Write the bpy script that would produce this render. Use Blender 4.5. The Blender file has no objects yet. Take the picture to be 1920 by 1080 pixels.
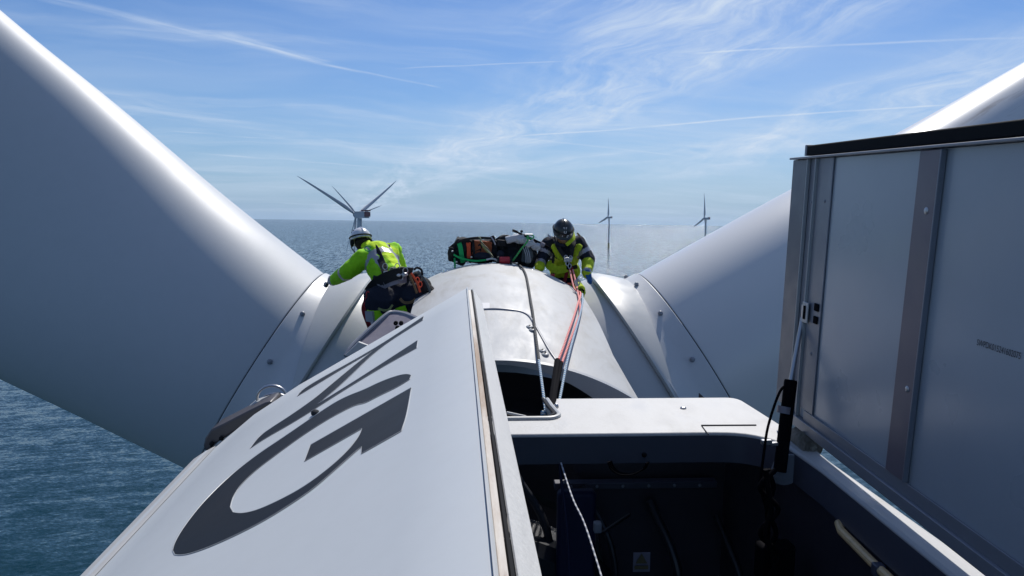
import bpy, bmesh, math, random
import numpy as np
from mathutils import Vector, Matrix, noise as mnoise

SC = bpy.context.scene
random.seed(7)
R_ = math.radians

# ------------------------------------------------------------------ camera, frames
FPX = 1400.0                       # focal length for a 1920 px wide picture
def cdir(u, v): return np.array([(u-960)/FPX, (540-v)/FPX, -1.0])
def nz(a):
    a = np.array(a, float); return a/np.linalg.norm(a)
up_c = nz(np.cross(cdir(1300, 418.0), cdir(500, 406.2)))
if up_c[1] < 0: up_c = -up_c
y_w = np.array([0, 0, -1.0]); y_w = nz(y_w-(y_w@up_c)*up_c)
x_w = np.cross(y_w, up_c)
WC = np.array([x_w, y_w, up_c])    # world <- camera
CAM_H = 100.0
cam_d = bpy.data.cameras.new('camera'); cam = bpy.data.objects.new('camera', cam_d)
SC.collection.objects.link(cam); SC.camera = cam
cam_d.sensor_width = 36; cam_d.lens = FPX/1920*36
cam_d.clip_start = 0.05; cam_d.clip_end = 90000
cm = Matrix([list(WC[0])+[0], list(WC[1])+[0], list(WC[2])+[CAM_H], [0, 0, 0, 1]])
cam.matrix_world = cm

# ------------------------------------------------------------------ light
SUN_AZ, SUN_EL = R_(15), R_(50)    # azimuth clockwise from the view direction
sd = bpy.data.lights.new('sun', 'SUN'); so = bpy.data.objects.new('sun', sd)
SC.collection.objects.link(so)
sd.energy = 4.3; sd.angle = R_(0.55); sd.color = (1.0, .955, .89)
sv = Vector((math.sin(SUN_AZ)*math.cos(SUN_EL), math.cos(SUN_AZ)*math.cos(SUN_EL), math.sin(SUN_EL)))
so.rotation_euler = sv.to_track_quat('Z', 'Y').to_euler()
so.location = (0, 0, 300)
SC.view_settings.view_transform = 'Standard'; SC.view_settings.look = 'None'
SC.view_settings.gamma = 1; SC.view_settings.use_curve_mapping = False
SC.view_settings.exposure = 0.12
SKY_STRENGTH = 0.070

# ------------------------------------------------------------------ node helper
class NT:
    def __init__(s, tree): s.t = tree; s.n = tree.nodes; s.l = tree.links
    def node(s, typ, ins=None, **kw):
        n = s.n.new(typ)
        for k, v in kw.items(): setattr(n, k, v)
        for k, v in (ins or {}).items(): s.put(n.inputs[k], v)
        return n
    def put(s, sock, v):
        if isinstance(v, bpy.types.NodeSocket): s.l.new(v, sock)
        else: sock.default_value = v
    def m(s, op, a, b=0.0, c=0.0, clamp=False):
        n = s.n.new('ShaderNodeMath'); n.operation = op; n.use_clamp = clamp
        s.put(n.inputs[0], a); s.put(n.inputs[1], b)
        if op in ('MULTIPLY_ADD', 'COMPARE'): s.put(n.inputs[2], c)
        return n.outputs[0]
    def ramp(s, v, a, b, c0=0.0, c1=1.0, smooth=True):
        n = s.n.new('ShaderNodeMapRange')
        if smooth: n.interpolation_type = 'SMOOTHSTEP'
        s.put(n.inputs['Value'], v)
        s.put(n.inputs['From Min'], a); s.put(n.inputs['From Max'], b)
        s.put(n.inputs['To Min'], c0); s.put(n.inputs['To Max'], c1)
        return n.outputs[0]
    def mix(s, f, a, b, mode='MIX'):
        n = s.n.new('ShaderNodeMix'); n.data_type = 'RGBA'; n.blend_type = mode
        s.put(n.inputs['Factor'], f)
        s.put(n.inputs[6], a); s.put(n.inputs[7], b)
        return n.outputs[2]
    def noise(s, vec, scale=1, detail=3, rough=.5, dist=0.0, dims='3D'):
        n = s.n.new('ShaderNodeTexNoise'); n.noise_dimensions = dims
        if vec is not None: s.put(n.inputs['Vector'], vec)
        n.inputs['Scale'].default_value = scale; n.inputs['Detail'].default_value = detail
        n.inputs['Roughness'].default_value = rough; n.inputs['Distortion'].default_value = dist
        return n.outputs['Fac']
    def mapping(s, vec, loc=(0, 0, 0), rot=(0, 0, 0), scale=(1, 1, 1)):
        n = s.n.new('ShaderNodeMapping'); s.put(n.inputs['Vector'], vec)
        n.inputs['Location'].default_value = loc; n.inputs['Rotation'].default_value = rot
        n.inputs['Scale'].default_value = scale
        return n.outputs[0]
    def xyz(s, x, y, z=0.0):
        n = s.n.new('ShaderNodeCombineXYZ'); s.put(n.inputs[0], x); s.put(n.inputs[1], y); s.put(n.inputs[2], z)
        return n.outputs[0]

def C(r, g, b): return (r, g, b, 1)

# ------------------------------------------------------------------ sky
SKY_OFF = 0.10
def sky_uv(u, v):
    d = nz(WC@cdir(u, v)); q = max(d[2], 0)+SKY_OFF
    return d[0]/q, d[1]/q
def build_world():
    w = bpy.data.worlds.new('World'); SC.world = w; w.use_nodes = True
    t = NT(w.node_tree); w.node_tree.nodes.clear()
    sky = t.node('ShaderNodeTexSky'); sky.sky_type = 'NISHITA'; sky.sun_disc = False
    sky.sun_elevation = SUN_EL; sky.sun_rotation = SUN_AZ
    sky.altitude = 50; sky.air_density = 1.0; sky.dust_density = 0.6; sky.ozone_density = 2.2
    tc = t.node('ShaderNodeTexCoord'); sep = t.node('ShaderNodeSeparateXYZ', {0: tc.outputs['Generated']})
    X, Y, Z = sep.outputs
    zz = t.m('ADD', t.m('MAXIMUM', Z, 0.0), SKY_OFF)
    px = t.m('DIVIDE', X, zz); py = t.m('DIVIDE', Y, zz)
    P = t.xyz(px, py)
    # large soft veils: stretched, warped noise
    warp = t.node('ShaderNodeTexNoise', {'Vector': P, 'Scale': .9, 'Detail': 3.0}).outputs['Color']
    vw = t.node('ShaderNodeVectorMath', {0: warp, 1: (-.5, -.5, -.5)}, operation='ADD').outputs[0]
    vs = t.node('ShaderNodeVectorMath', {0: vw}, operation='SCALE'); vs.inputs['Scale'].default_value = .8
    PW = t.node('ShaderNodeVectorMath', {0: P, 1: vs.outputs[0]}, operation='ADD').outputs[0]
    def streak(ang, sx, sy, detail, rough, lo, hi, src):
        v = t.mapping(src, rot=(0, 0, R_(ang)), scale=(1, 1, 1))
        v = t.mapping(v, scale=(sx, sy, 1))
        return t.ramp(t.noise(v, 1, detail, rough), lo, hi)
    def seg(p0, p1, w0, w1, amp, soft=1.0):
        (ax, ay), (bx, by) = sky_uv(*p0), sky_uv(*p1)
        dx, dy = bx-ax, by-ay; L = math.hypot(dx, dy); ux, uy = dx/L, dy/L
        jx = t.m('MULTIPLY', t.m('SUBTRACT', t.noise(t.mapping(P, scale=(1, 1, 1)), 3.5, 3), .5), .10*soft)
        rx = t.m('SUBTRACT', px, ax); ry = t.m('SUBTRACT', py, ay)
        al = t.m('DIVIDE', t.m('ADD', t.m('MULTIPLY', rx, ux), t.m('MULTIPLY', ry, uy)), L)
        pe = t.m('ADD', t.m('ADD', t.m('MULTIPLY', rx, -uy), t.m('MULTIPLY', ry, ux)), jx)
        wd = t.ramp(al, 0, 1, w0, w1, False)
        f = t.m('SUBTRACT', 1.0, t.m('DIVIDE', t.m('ABSOLUTE', pe), wd), clamp=True)
        f = t.m('POWER', f, 1.4)
        e = t.m('MULTIPLY', t.ramp(al, -.02, .12), t.ramp(al, 1.02, .85))
        g = t.ramp(t.noise(t.mapping(t.mapping(P, rot=(0, 0, -math.atan2(dy, dx))), scale=(2.0, 14, 1)), 1, 5, .65), .25, .7)
        return t.m('MULTIPLY', t.m('MULTIPLY', t.m('MULTIPLY', f, e), g), amp*1.35)
    base = streak(-22, .30, 1.5, 9, .66, .40, .74, PW)
    base2 = streak(-14, .7, 5.0, 8, .70, .34, .80, PW)
    fib = t.m('MULTIPLY', base, t.m('ADD', t.m('MULTIPLY', base2, .8), .35))
    cl = t.m('MULTIPLY', fib, .55)
    def band(p0, p1, w0, w1, amp):
        (ax, ay), (bx, by) = sky_uv(*p0), sky_uv(*p1)
        dx, dy = bx-ax, by-ay; L = math.hypot(dx, dy); ux, uy = dx/L, dy/L
        sw = t.node('ShaderNodeSeparateXYZ', {0: PW}).outputs
        rx = t.m('SUBTRACT', sw[0], ax); ry = t.m('SUBTRACT', sw[1], ay)
        al = t.m('DIVIDE', t.m('ADD', t.m('MULTIPLY', rx, ux), t.m('MULTIPLY', ry, uy)), L)
        pe = t.m('ADD', t.m('MULTIPLY', rx, -uy), t.m('MULTIPLY', ry, ux))
        f = t.ramp(t.m('DIVIDE', t.m('ABSOLUTE', pe), t.ramp(al, 0, 1, w0, w1, False)), 1.0, .15)
        e = t.m('MULTIPLY', t.ramp(al, -.15, .2), t.ramp(al, 1.25, .9))
        v = t.mapping(PW, rot=(0, 0, -math.atan2(dy, dx)+R_(8)))
        g1 = t.ramp(t.noise(t.mapping(v, scale=(.9, 3.2, 1)), 1, 8, .66, .3), .34, .66)
        g2 = t.ramp(t.noise(t.mapping(v, scale=(3, 16, 1)), 1, 6, .7), .3, .75, .45, 1.0)
        return t.m('MULTIPLY', t.m('MULTIPLY', t.m('MULTIPLY', f, e), t.m('MULTIPLY', g1, g2)), amp)
    for a in [((640, 400), (1700, -80), .55, .60, 1.0), ((1250, 330), (2150, 60), .5, .5, .75), ((1050, 60), (1750, -160), .5, .5, .8), ((830, 330), (1500, 270), .35, .3, .6),
              ((120, 170), (900, 330), .35, .3, .42)]: cl = t.m('ADD', cl, band(*a))
    wide = [((280, 244), (1000, 300), .07, .10, .60), ((340, 285), (1050, 350), .08, .08, .42), ((1000, 320), (1520, 285), .12, .08, .4)]
    thin = [((60, -10), (430, 75), .035, .05, .55), ((400, 62), (625, 124), .045, .035, .95),
            ((600, 120), (830, 165), .02, .012, .6), ((740, 129), (1080, 114), .010, .010, .55),
            ((1280, 101), (1960, 70), .012, .016, .62), ((850, 264), (1180, 242), .016, .022, .65),
            ((1150, 244), (1480, 215), .028, .024, .95), ((1450, 218), (1800, 196), .022, .016, .85),
            ((960, 258), (1300, 296), .03, .03, .45)]
    for a in wide: cl = t.m('MAXIMUM', cl, t.m('MULTIPLY', seg(*a, 2.2), t.m('ADD', .55, t.m('MULTIPLY', base2, .9))))
    for a in thin: cl = t.m('ADD', cl, seg(a[0], a[1], a[2]*1.5, a[3]*1.5, a[4]*.75, .35))
    veil = t.ramp(t.noise(t.mapping(PW, rot=(0, 0, R_(-18)), scale=(.28, .8, 1)), 1, 4, .5), .34, .72)
    cl = t.m('ADD', t.m('MULTIPLY', cl, .9), t.m('MULTIPLY', veil, .22))
    cl = t.m('MULTIPLY', t.m('MINIMUM', cl, .95), t.ramp(Z, -.01, .012))
    cloudcol = C(8.2, 9.6, 11.6)
    hsv = t.node('ShaderNodeHueSaturation', {'Color': sky.outputs[0], 'Saturation': 1.15, 'Value': 1.0})
    blue = t.mix(1.0, hsv.outputs[0], C(.71, .92, 1.24), 'MULTIPLY')
    hz = t.m('POWER', t.ramp(Z, .30, -.02, 0, 1, False), 2.2)              # pale air low over the sea
    blue = t.mix(t.m('MULTIPLY', hz, .9), blue, C(3.8, 6.0, 9.2))
    col = t.mix(cl, blue, cloudcol)
    bg = t.node('ShaderNodeBackground', {'Color': col, 'Strength': SKY_STRENGTH})
    out = t.node('ShaderNodeOutputWorld', {'Surface': bg.outputs[0]})
build_world()

# ------------------------------------------------------------------ reference frames of the nacelle and its two lids
def axes(u, v):
    Y = nz(cdir(u, v)); X = nz(np.cross(Y, [0, 1, 0])); Z = np.cross(X, Y)
    return np.array([X, Y, Z])
NF, RF, LF = axes(885, 352), axes(917, 347), axes(857, 352)
NW = WC@NF.T                                     # world <- nacelle
NM = Matrix([list(NW[i])+[0 if i < 2 else CAM_H] for i in range(3)]+[[0, 0, 0, 1]])
def R2N(p): return NF@RF.T@np.array(p, float)
def L2N(p): return NF@LF.T@np.array(p, float)
def at(u, v, y):                                 # sight line met at distance y along the nacelle
    d = NF@cdir(u, v); return d*(y/d[1])
def atz(u, v, z):
    d = NF@cdir(u, v); return d*(z/d[2])

# ------------------------------------------------------------------ mesh builder
class MB:
    def __init__(s): s.v = []; s.f = []
    def add(s, vs, fs):
        o = len(s.v); s.v += [tuple(map(float, p)) for p in vs]; s.f += [tuple(i+o for i in f) for f in fs]
        return s
    def grid(s, rows, closed=False, caps=False):
        n = len(rows[0]); vs = [p for r in rows for p in r]; fs = []
        for i in range(len(rows)-1):
            for j in range(n if closed else n-1):
                k = (j+1) % n
                fs.append((i*n+j, i*n+k, (i+1)*n+k, (i+1)*n+j))
        if caps: fs.append(tuple(range(n))[::-1]); fs.append(tuple((len(rows)-1)*n+j for j in range(n)))
        return s.add(vs, fs)
    def box(s, c, size, ax=None):
        A = np.array(ax if ax is not None else np.eye(3)); c = np.array(c, float); h = np.array(size)/2
        vs = [c+A.T@(h*np.array([x, y, z])) for x in (-1, 1) for y in (-1, 1) for z in (-1, 1)]
        return s.add(vs, [(0, 1, 3, 2), (4, 6, 7, 5), (0, 4, 5, 1), (2, 3, 7, 6), (0, 2, 6, 4), (1, 5, 7, 3)])
    def prism(s, poly, off):
        n = len(poly); off = np.array(off, float)
        a = [np.array(p, float) for p in poly]
        return s.add(a+[p+off for p in a], [tuple(range(n))[::-1], tuple(range(n, 2*n))]+[(i, (i+1) % n, n+(i+1) % n, n+i) for i in range(n)])
    def tube(s, pts, r, seg=8, cap=True):
        pts = [np.array(p, float) for p in pts]; rs = r if hasattr(r, '__len__') else [r]*len(pts)
        rows = []; prev = None
        for i, p in enumerate(pts):
            t = nz(pts[min(i+1, len(pts)-1)]-pts[max(i-1, 0)])
            if prev is None:
                a = np.cross(t, [0, 0, 1]); a = a if np.linalg.norm(a) > .1 else np.cross(t, [1, 0, 0])
            else: a = prev-(prev@t)*t
            a = nz(a); b = np.cross(t, a); prev = a
            rows.append([p+rs[i]*(math.cos(q)*a+math.sin(q)*b) for q in np.linspace(0, 2*math.pi, seg, endpoint=False)])
        return s.grid(rows, True, cap)
    def ell(s, c, rad, ax=None, nu=14, nv=9):
        A = np.array(ax if ax is not None else np.eye(3)); c = np.array(c, float)
        rad = rad if hasattr(rad, '__len__') else (rad,)*3
        vs = [c+A.T@np.array([0, 0, rad[2]])]
        for i in range(1, nv):
            th = math.pi*i/nv
            for j in range(nu):
                ph = 2*math.pi*j/nu
                vs.append(c+A.T@np.array([rad[0]*math.sin(th)*math.cos(ph), rad[1]*math.sin(th)*math.sin(ph), rad[2]*math.cos(th)]))
        vs.append(c-A.T@np.array([0, 0, rad[2]])); L = len(vs)-1; fs = []
        for j in range(nu):
            k = (j+1) % nu; fs.append((0, 1+j, 1+k)); fs.append((L, L-nu+k, L-nu+j))
            for i in range(nv-2): fs.append((1+i*nu+j, 1+(i+1)*nu+j, 1+(i+1)*nu+k, 1+i*nu+k))
        return s.add(vs, fs)
    def capsule(s, p0, p1, r0, r1, n=12):
        p0, p1 = np.array(p0, float), np.array(p1, float); t = nz(p1-p0)
        a = np.cross(t, [0, 0, 1]); a = a if np.linalg.norm(a) > .1 else np.cross(t, [1, 0, 0]); a = nz(a); b = np.cross(t, a)
        rows = []
        prof = [(-math.cos(q)*r0, math.sin(q)*r0, p0) for q in np.linspace(.15, math.pi/2, 5)]+[(math.sin(q)*r1, math.cos(q)*r1, p1) for q in np.linspace(0, math.pi/2-.15, 5)]
        for h, r, c in prof: rows.append([c+t*h+r*(math.cos(q)*a+math.sin(q)*b) for q in np.linspace(0, 2*math.pi, n, endpoint=False)])
        return s.grid(rows, True, True)
    def revolve(s, o, axis, prof, seg=64, ref=(0, 0, 1), a0=0, a1=2*math.pi):
        o = np.array(o, float); t = nz(axis); a = np.array(ref, float); a = nz(a-(a@t)*t); b = np.cross(t, a)
        full = abs(a1-a0-2*math.pi) < 1e-6
        qs = np.linspace(a0, a1, seg, endpoint=not full)
        rows = [[o+t*h+r*(math.cos(q)*a+math.sin(q)*b) for q in qs] for h, r in prof]
        return s.grid(rows, full, False)

def crv(pts, n=8):                               # Catmull-Rom through points
    P = [np.array(p, float) for p in pts]; P = [2*P[0]-P[1]]+P+[2*P[-1]-P[-2]]; out = []
    for i in range(1, len(P)-2):
        for k in range(n):
            t = k/n; a, b, c, d = P[i-1:i+3]
            out.append(.5*((2*b)+(c-a)*t+(2*a-5*b+4*c-d)*t*t+(3*b-a-3*c+d)*t**3))
    out.append(P[-2]); return out
def tab(rows):
    xs = [r[0] for r in rows]; fine = crv(rows, 12); A = np.array(fine)
    return lambda x: [float(np.interp(x, A[:, 0], A[:, i])) for i in range(1, A.shape[1])]

COL = SC.collection
def finish(me, mats, smooth):
    bm = bmesh.new(); bm.from_mesh(me)
    bmesh.ops.remove_doubles(bm, verts=bm.verts, dist=1e-6)
    bmesh.ops.recalc_face_normals(bm, faces=bm.faces); bm.to_mesh(me); bm.free()
    for m in (mats if isinstance(mats, (list, tuple)) else [mats]): me.materials.append(m)
    if smooth:
        me.polygons.foreach_set('use_smooth', [True]*len(me.polygons))
        if smooth != 'all': me.set_sharp_from_angle(angle=R_(smooth if smooth is not True and not isinstance(smooth, bool) else 35))
def tag(o, label=None, cat=None, group=None, kind=None):
    if label: o['label'] = label
    if cat: o['category'] = cat
    if group: o['group'] = group
    if kind: o['kind'] = kind
    return o
class Thing:
    """an Empty at the base of the thing; its parts are given in nacelle coordinates"""
    def __init__(s, name, label, cat, base, group=None):
        s.b = np.array(base, float); s.o = bpy.data.objects.new(name, None); COL.objects.link(s.o)
        s.o.empty_display_size = .2
        s.o.matrix_world = NM@Matrix.Translation(Vector(s.b)); tag(s.o, label, cat, group)
    def part(s, name, mb, mat, parent=None, smooth=35, bevel=0, label=None, kind=None):
        me = bpy.data.meshes.new(name)
        me.from_pydata([tuple(np.array(v)-s.b) for v in mb.v], [], mb.f)
        finish(me, mat, smooth)
        o = bpy.data.objects.new(name, me); COL.objects.link(o); o.parent = parent or s.o
        if bevel:
            m = o.modifiers.new('bevel', 'BEVEL'); m.width = bevel; m.segments = 2; m.limit_method = 'ANGLE'; m.angle_limit = R_(40); m.harden_normals = False
        tag(o, label, kind=kind); return o
def single(name, mb, mat, label, cat, smooth=35, bevel=0, group=None):
    b = np.mean(np.array(mb.v), axis=0); b[2] = min(v[2] for v in mb.v)
    me = bpy.data.meshes.new(name); me.from_pydata([tuple(np.array(v)-b) for v in mb.v], [], mb.f)
    finish(me, mat, smooth); o = bpy.data.objects.new(name, me); COL.objects.link(o)
    o.matrix_world = NM@Matrix.Translation(Vector(b))
    if bevel:
        m = o.modifiers.new('bevel', 'BEVEL'); m.width = bevel; m.segments = 2; m.limit_method = 'ANGLE'
    return tag(o, label, cat, group)

# ------------------------------------------------------------------ materials
def principled(name, col, rough=.5, metal=0, spec=.5, coat=0, fn=None):
    m = bpy.data.materials.new(name); m.use_nodes = True; t = NT(m.node_tree)
    b = m.node_tree.nodes['Principled BSDF']
    b.inputs['Base Color'].default_value = C(*col); b.inputs['Roughness'].default_value = rough
    b.inputs['Metallic'].default_value = metal; b.inputs['Specular IOR Level'].default_value = spec
    b.inputs['Coat Weight'].default_value = coat; b.inputs['Coat Roughness'].default_value = .15
    if fn: fn(t, b)
    return m
def bump(t, b, h, strength, dist):
    n = t.node('ShaderNodeBump', {'Height': h, 'Strength': strength, 'Distance': dist})
    t.l.new(n.outputs[0], b.inputs['Normal'])
def dirty(base, dirt, scale, lo, hi, amt, rough=(.3, .5), stretch=(1, 1, 1), bmp=.0, wav=.0):
    def fn(t, b):
        tc = t.node('ShaderNodeTexCoord').outputs['Object']
        v = t.mapping(tc, scale=stretch)
        a = t.ramp(t.noise(v, scale, 8, .68, .6), lo, hi)
        fine = t.noise(tc, scale*14, 4, .6)
        big = t.noise(tc, scale*.35, 3, .5)
        c = t.mix(t.m('MULTIPLY', a, amt), C(*base), C(*dirt))
        c = t.mix(t.m('MULTIPLY', t.ramp(fine, .35, .8), .10), c, C(*[x*.75 for x in base]))
        c = t.mix(t.m('MULTIPLY', t.ramp(big, .3, .7), .07), c, C(*[x*.85 for x in base]))
        t.l.new(c, b.inputs['Base Color'])
        t.l.new(t.ramp(t.noise(v, scale*1.7, 5, .6), .2, .8, rough[0], rough[1]), b.inputs['Roughness'])
        if bmp or wav:
            h = t.m('ADD', t.m('MULTIPLY', fine, bmp), t.m('MULTIPLY', t.noise(tc, .9, 2), wav))
            bump(t, b, h, 1, .02)
    return fn
M = {}
M['deck'] = principled('worn_white_deck', (.45, .45, .445), .5, fn=dirty((.45, .45, .445), (.27, .24, .20), 3.0, .54, .80, .5, (.4, .65), (1, .5, 1), .06))
M['lid_out'] = principled('light_grey_gelcoat', (.47, .50, .525), .5, coat=.0, fn=dirty((.47, .50, .525), (.46, .48, .49), .8, .45, .8, .3, (.5, .6), (1, 1, 1), .02, .12))
M['lid_in'] = principled('grey_lid_lining', (.38, .43, .48), .38, coat=.12, fn=dirty((.38, .43, .48), (.29, .335, .38), .5, .35, .85, .35, (.22, .42), (1, 1, 1), .02, .3))
M['flange'] = principled('lid_flange_grey', (.22, .235, .27), .45, fn=dirty((.22, .235, .27), (.17, .18, .20), 3, .4, .8, .4))
M['flange_d'] = principled('dark_front_flange', (.12, .13, .16), .5, fn=dirty((.12, .13, .16), (.09, .10, .12), 3, .4, .8, .4))
M['rib'] = principled('lid_rib_grey', (.17, .145, .175), .45, fn=dirty((.17, .145, .175), (.13, .12, .14), 3, .4, .8, .4))
M['blade'] = principled('blade_paint', (.445, .47, .495), .5, spec=.4, coat=.0, fn=dirty((.445, .47, .495), (.5, .5, .5), .5, .4, .8, .2, (.46, .56), (1, 1, 1), .01))
def blade_streak(t, b):
    tc = t.node('ShaderNodeTexCoord').outputs['Object']
    v = t.mapping(t.mapping(tc, rot=(0, R_(31), 0)), scale=(.35, 3, 5))
    a = t.ramp(t.noise(v, 1.3, 7, .7, .4), .50, .68)
    far = t.ramp(t.node('ShaderNodeSeparateXYZ', {0: tc}).outputs[0], 5.2, 6.4)
    c = t.mix(t.m('MULTIPLY', t.m('MULTIPLY', a, far), .75), C(.58, .585, .585), C(.20, .17, .15))
    t.l.new(c, b.inputs['Base Color'])
M['blade_r'] = principled('blade_paint_streaked', (.445, .47, .495), .30, coat=.25, fn=blade_streak)
M['hub'] = principled('worn_hub_shell', (.465, .475, .478), .5, spec=.35, fn=dirty((.465, .475, .478), (.30, .28, .24), 2.6, .42, .76, .6, (.5, .68), (1.6, .6, 1), .05, .2))
M['neck'] = principled('hub_neck_paint', (.50, .515, .53), .38, fn=dirty((.50, .515, .53), (.42, .42, .42), 1.3, .45, .8, .3, (.3, .5), (1, 1, 1), .03))
M['collar'] = principled('collar_white', (.46, .47, .465), .40, fn=dirty((.46, .47, .465), (.50, .48, .42), 2.5, .52, .8, .4))
M['black'] = principled('black_rubber', (.010, .011, .013), .8, spec=.12)
M['seal'] = principled('dark_seal', (.025, .028, .034), .8, spec=.15)
M['letter'] = principled('dark_grey_vinyl', (.018, .023, .032), .6, spec=.12, fn=dirty((.018, .023, .032), (.030, .029, .032), 1.2, .4, .8, .5, (.5, .6)))
M['ink'] = principled('dark_ink', (.03, .03, .04), .6)
M['bronze'] = principled('bronze_flap', (.075, .065, .066), .42, .0, coat=.2)
M['steel'] = principled('brushed_steel', (.45, .45, .46), .32, .9)
M['zinc'] = principled('zinc_bolt', (.55, .55, .55), .4, .6)
M['strutblack'] = principled('strut_black', (.005, .005, .007), .8, spec=.03)
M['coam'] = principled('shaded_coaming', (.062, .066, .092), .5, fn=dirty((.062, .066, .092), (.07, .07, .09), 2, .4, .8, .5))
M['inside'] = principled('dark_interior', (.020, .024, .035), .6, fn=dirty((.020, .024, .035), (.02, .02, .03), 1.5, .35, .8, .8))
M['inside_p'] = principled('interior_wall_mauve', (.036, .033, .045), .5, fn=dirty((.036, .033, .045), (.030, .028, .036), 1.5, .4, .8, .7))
M['machine'] = principled('machine_blue', (.004, .008, .045), .6)
M['machine_d'] = principled('machine_dark', (.014, .016, .022), .42)
M['tan'] = principled('sunlit_tan_wood', (.75, .52, .26), .5, fn=dirty((.75, .52, .26), (.25, .16, .08), 8, .4, .7, .6))  # tan brightened so the colour itself carries the sunlight
M['canvas'] = principled('canvas_roll', (.36, .33, .28), .9, fn=dirty((.36, .33, .28), (.15, .13, .10), 18, .4, .7, .8, (.8, .95), (1, 1, 1), .8))
M['yellow_sign'] = principled('sign_yellow', (.10, .085, .04), .6)  # triangle yellow, darkened to carry the shade of the interior
M['sign_dull'] = principled('sign_shaded', (.16, .155, .20), .6)  # white label with the interior's shade put into its colour
M['white_sign'] = principled('sign_white', (.6, .6, .6), .5)
M['mauve'] = principled('small_lid_mauve', (.22, .20, .23), .45, fn=dirty((.22, .20, .23), (.12, .11, .13), 6, .5, .8, .5))
def rusty(t, b):
    tc = t.node('ShaderNodeTexCoord').outputs['Object']
    sp = t.node('ShaderNodeSeparateXYZ', {0: tc})
    v = t.mapping(tc, scale=(6, .9, 6))
    a = t.ramp(t.noise(v, 1.2, 7, .65, .3), .30, .62)
    lng = t.ramp(sp.outputs[1], -4.5, -5.2)
    c = t.mix(t.m('MULTIPLY', a, lng), C(.50, .48, .45), C(.19, .11, .055))
    c = t.mix(t.m('MULTIPLY', t.ramp(t.noise(v, 4, 6, .7), .56, .75), t.m('MULTIPLY', lng, .8)), c, C(.16, .09, .055))
    t.l.new(c, b.inputs['Base Color']); b.inputs['Roughness'].default_value = .6
M['rust'] = principled('stained_gutter', (.5, .45, .4), .6, fn=rusty)
M['flap'] = principled('weathered_flap', (.52, .52, .51), .45, fn=dirty((.74, .74, .72), (.24, .23, .22), 2.6, .54, .82, .4, (.35, .6), (3, .5, 3), .1))
def fabric(name, col, rough=.85, sc=40, amt=.25):
    def fn(t, b):
        tc = t.node('ShaderNodeTexCoord').outputs['Object']
        n = t.noise(tc, sc, 4, .6)
        c = t.mix(t.m('MULTIPLY', t.ramp(n, .3, .75), amt), C(*col), C(*[x*.45 for x in col]))
        t.l.new(c, b.inputs['Base Color']); bump(t, b, t.m('ADD', n, t.m('MULTIPLY', t.noise(tc, 14, 3), 2.0)), .55, .012)
    return principled(name, col, rough, fn=fn, spec=.3)
M['hivis'] = fabric('hivis_yellow', (.56, .80, .02))
M['hivis_shade'] = fabric('hivis_shaded', (.30, .68, .012))  # hi-vis yellow turned greener, the tone of its shaded side painted in
M['hivis_r'] = fabric('hivis_right_shade', (.44, .56, .02), amt=.5)  # hi-vis yellow dulled, the right worker's shading put into the colour
M['navy'] = fabric('navy_cloth', (.012, .015, .028))
M['reflect'] = principled('reflective_grey', (.34, .33, .36), .4, .25)
M['skin'] = principled('skin', (.45, .25, .18), .5)
M['lips'] = principled('lips', (.30, .12, .10), .5)
M['hair'] = fabric('dark_hair', (.02, .014, .01))
M['helmet_w'] = principled('white_helmet', (.62, .62, .64), .25, coat=.4)
M['helmet_b'] = principled('black_helmet', (.010, .013, .014), .30, coat=.15)
M['strap'] = fabric('black_webbing', (.016, .016, .018))
M['strap_r'] = fabric('red_webbing', (.26, .02, .025))
M['orange'] = fabric('orange_webbing', (.70, .10, .04))
M['green'] = fabric('green_webbing', (.02, .42, .12))
M['olive'] = fabric('olive_webbing', (.24, .26, .10))
M['brown'] = fabric('brown_strap', (.20, .12, .06))
M['bag_black'] = fabric('black_bag_cloth', (.014, .016, .020))
M['bag_orange'] = fabric('rust_orange_cloth', (.32, .085, .035))
M['bag_grey'] = fabric('grey_mesh_cloth', (.10, .115, .12), amt=.6, sc=70)
M['bag_flap'] = fabric('pale_grey_cloth', (.48, .50, .54))
M['glove_d'] = fabric('dark_glove', (.012, .03, .022))
M['glove_b'] = fabric('blue_glove', (.02, .10, .26))
M['glass_d'] = principled('dark_lens', (.01, .008, .012), .08, coat=.5)
M['red'] = principled('red_plastic', (.45, .02, .03), .35)
M['orange_p'] = principled('orange_plastic', (.75, .10, .04), .35)
def roped(name, c0, c1, freq=55, thr=.5):
    def fn(t, b):
        tc = t.node('ShaderNodeTexCoord').outputs['Object']
        n = t.node('ShaderNodeTexWave', {'Vector': tc, 'Scale': freq, 'Distortion': 1.2}); n.bands_direction = 'DIAGONAL'
        f = t.ramp(n.outputs['Fac'], thr-.12, thr+.12)
        t.l.new(t.mix(f, C(*c0), C(*c1)), b.inputs['Base Color']); bump(t, b, n.outputs['Fac'], .6, .003)
    return principled(name, c0, .8, fn=fn)
M['rope_bw'] = roped('blue_white_rope', (.03, .16, .32), (.55, .60, .62), 14)
M['rope_k'] = roped('black_rope', (.012, .014, .016), (.05, .055, .06), 14)
M['rope_r'] = roped('coral_rope', (.62, .09, .08), (.80, .42, .38), 14)
M['rope_w'] = roped('white_rope', (.55, .56, .58), (.28, .30, .36), 12)
M['rope_g'] = roped('green_rope', (.03, .45, .12), (.10, .25, .06), 14)
M['rope_y'] = roped('speckled_rope', (.05, .05, .04), (.45, .42, .26), 14)
M['far'] = principled('far_turbine_paint', (.55, .57, .60), .5)
M['far_y'] = principled('foundation_yellow', (.20, .18, .08), .6)
M['far_red'] = principled('red_helideck', (.22, .10, .10), .6)

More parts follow.
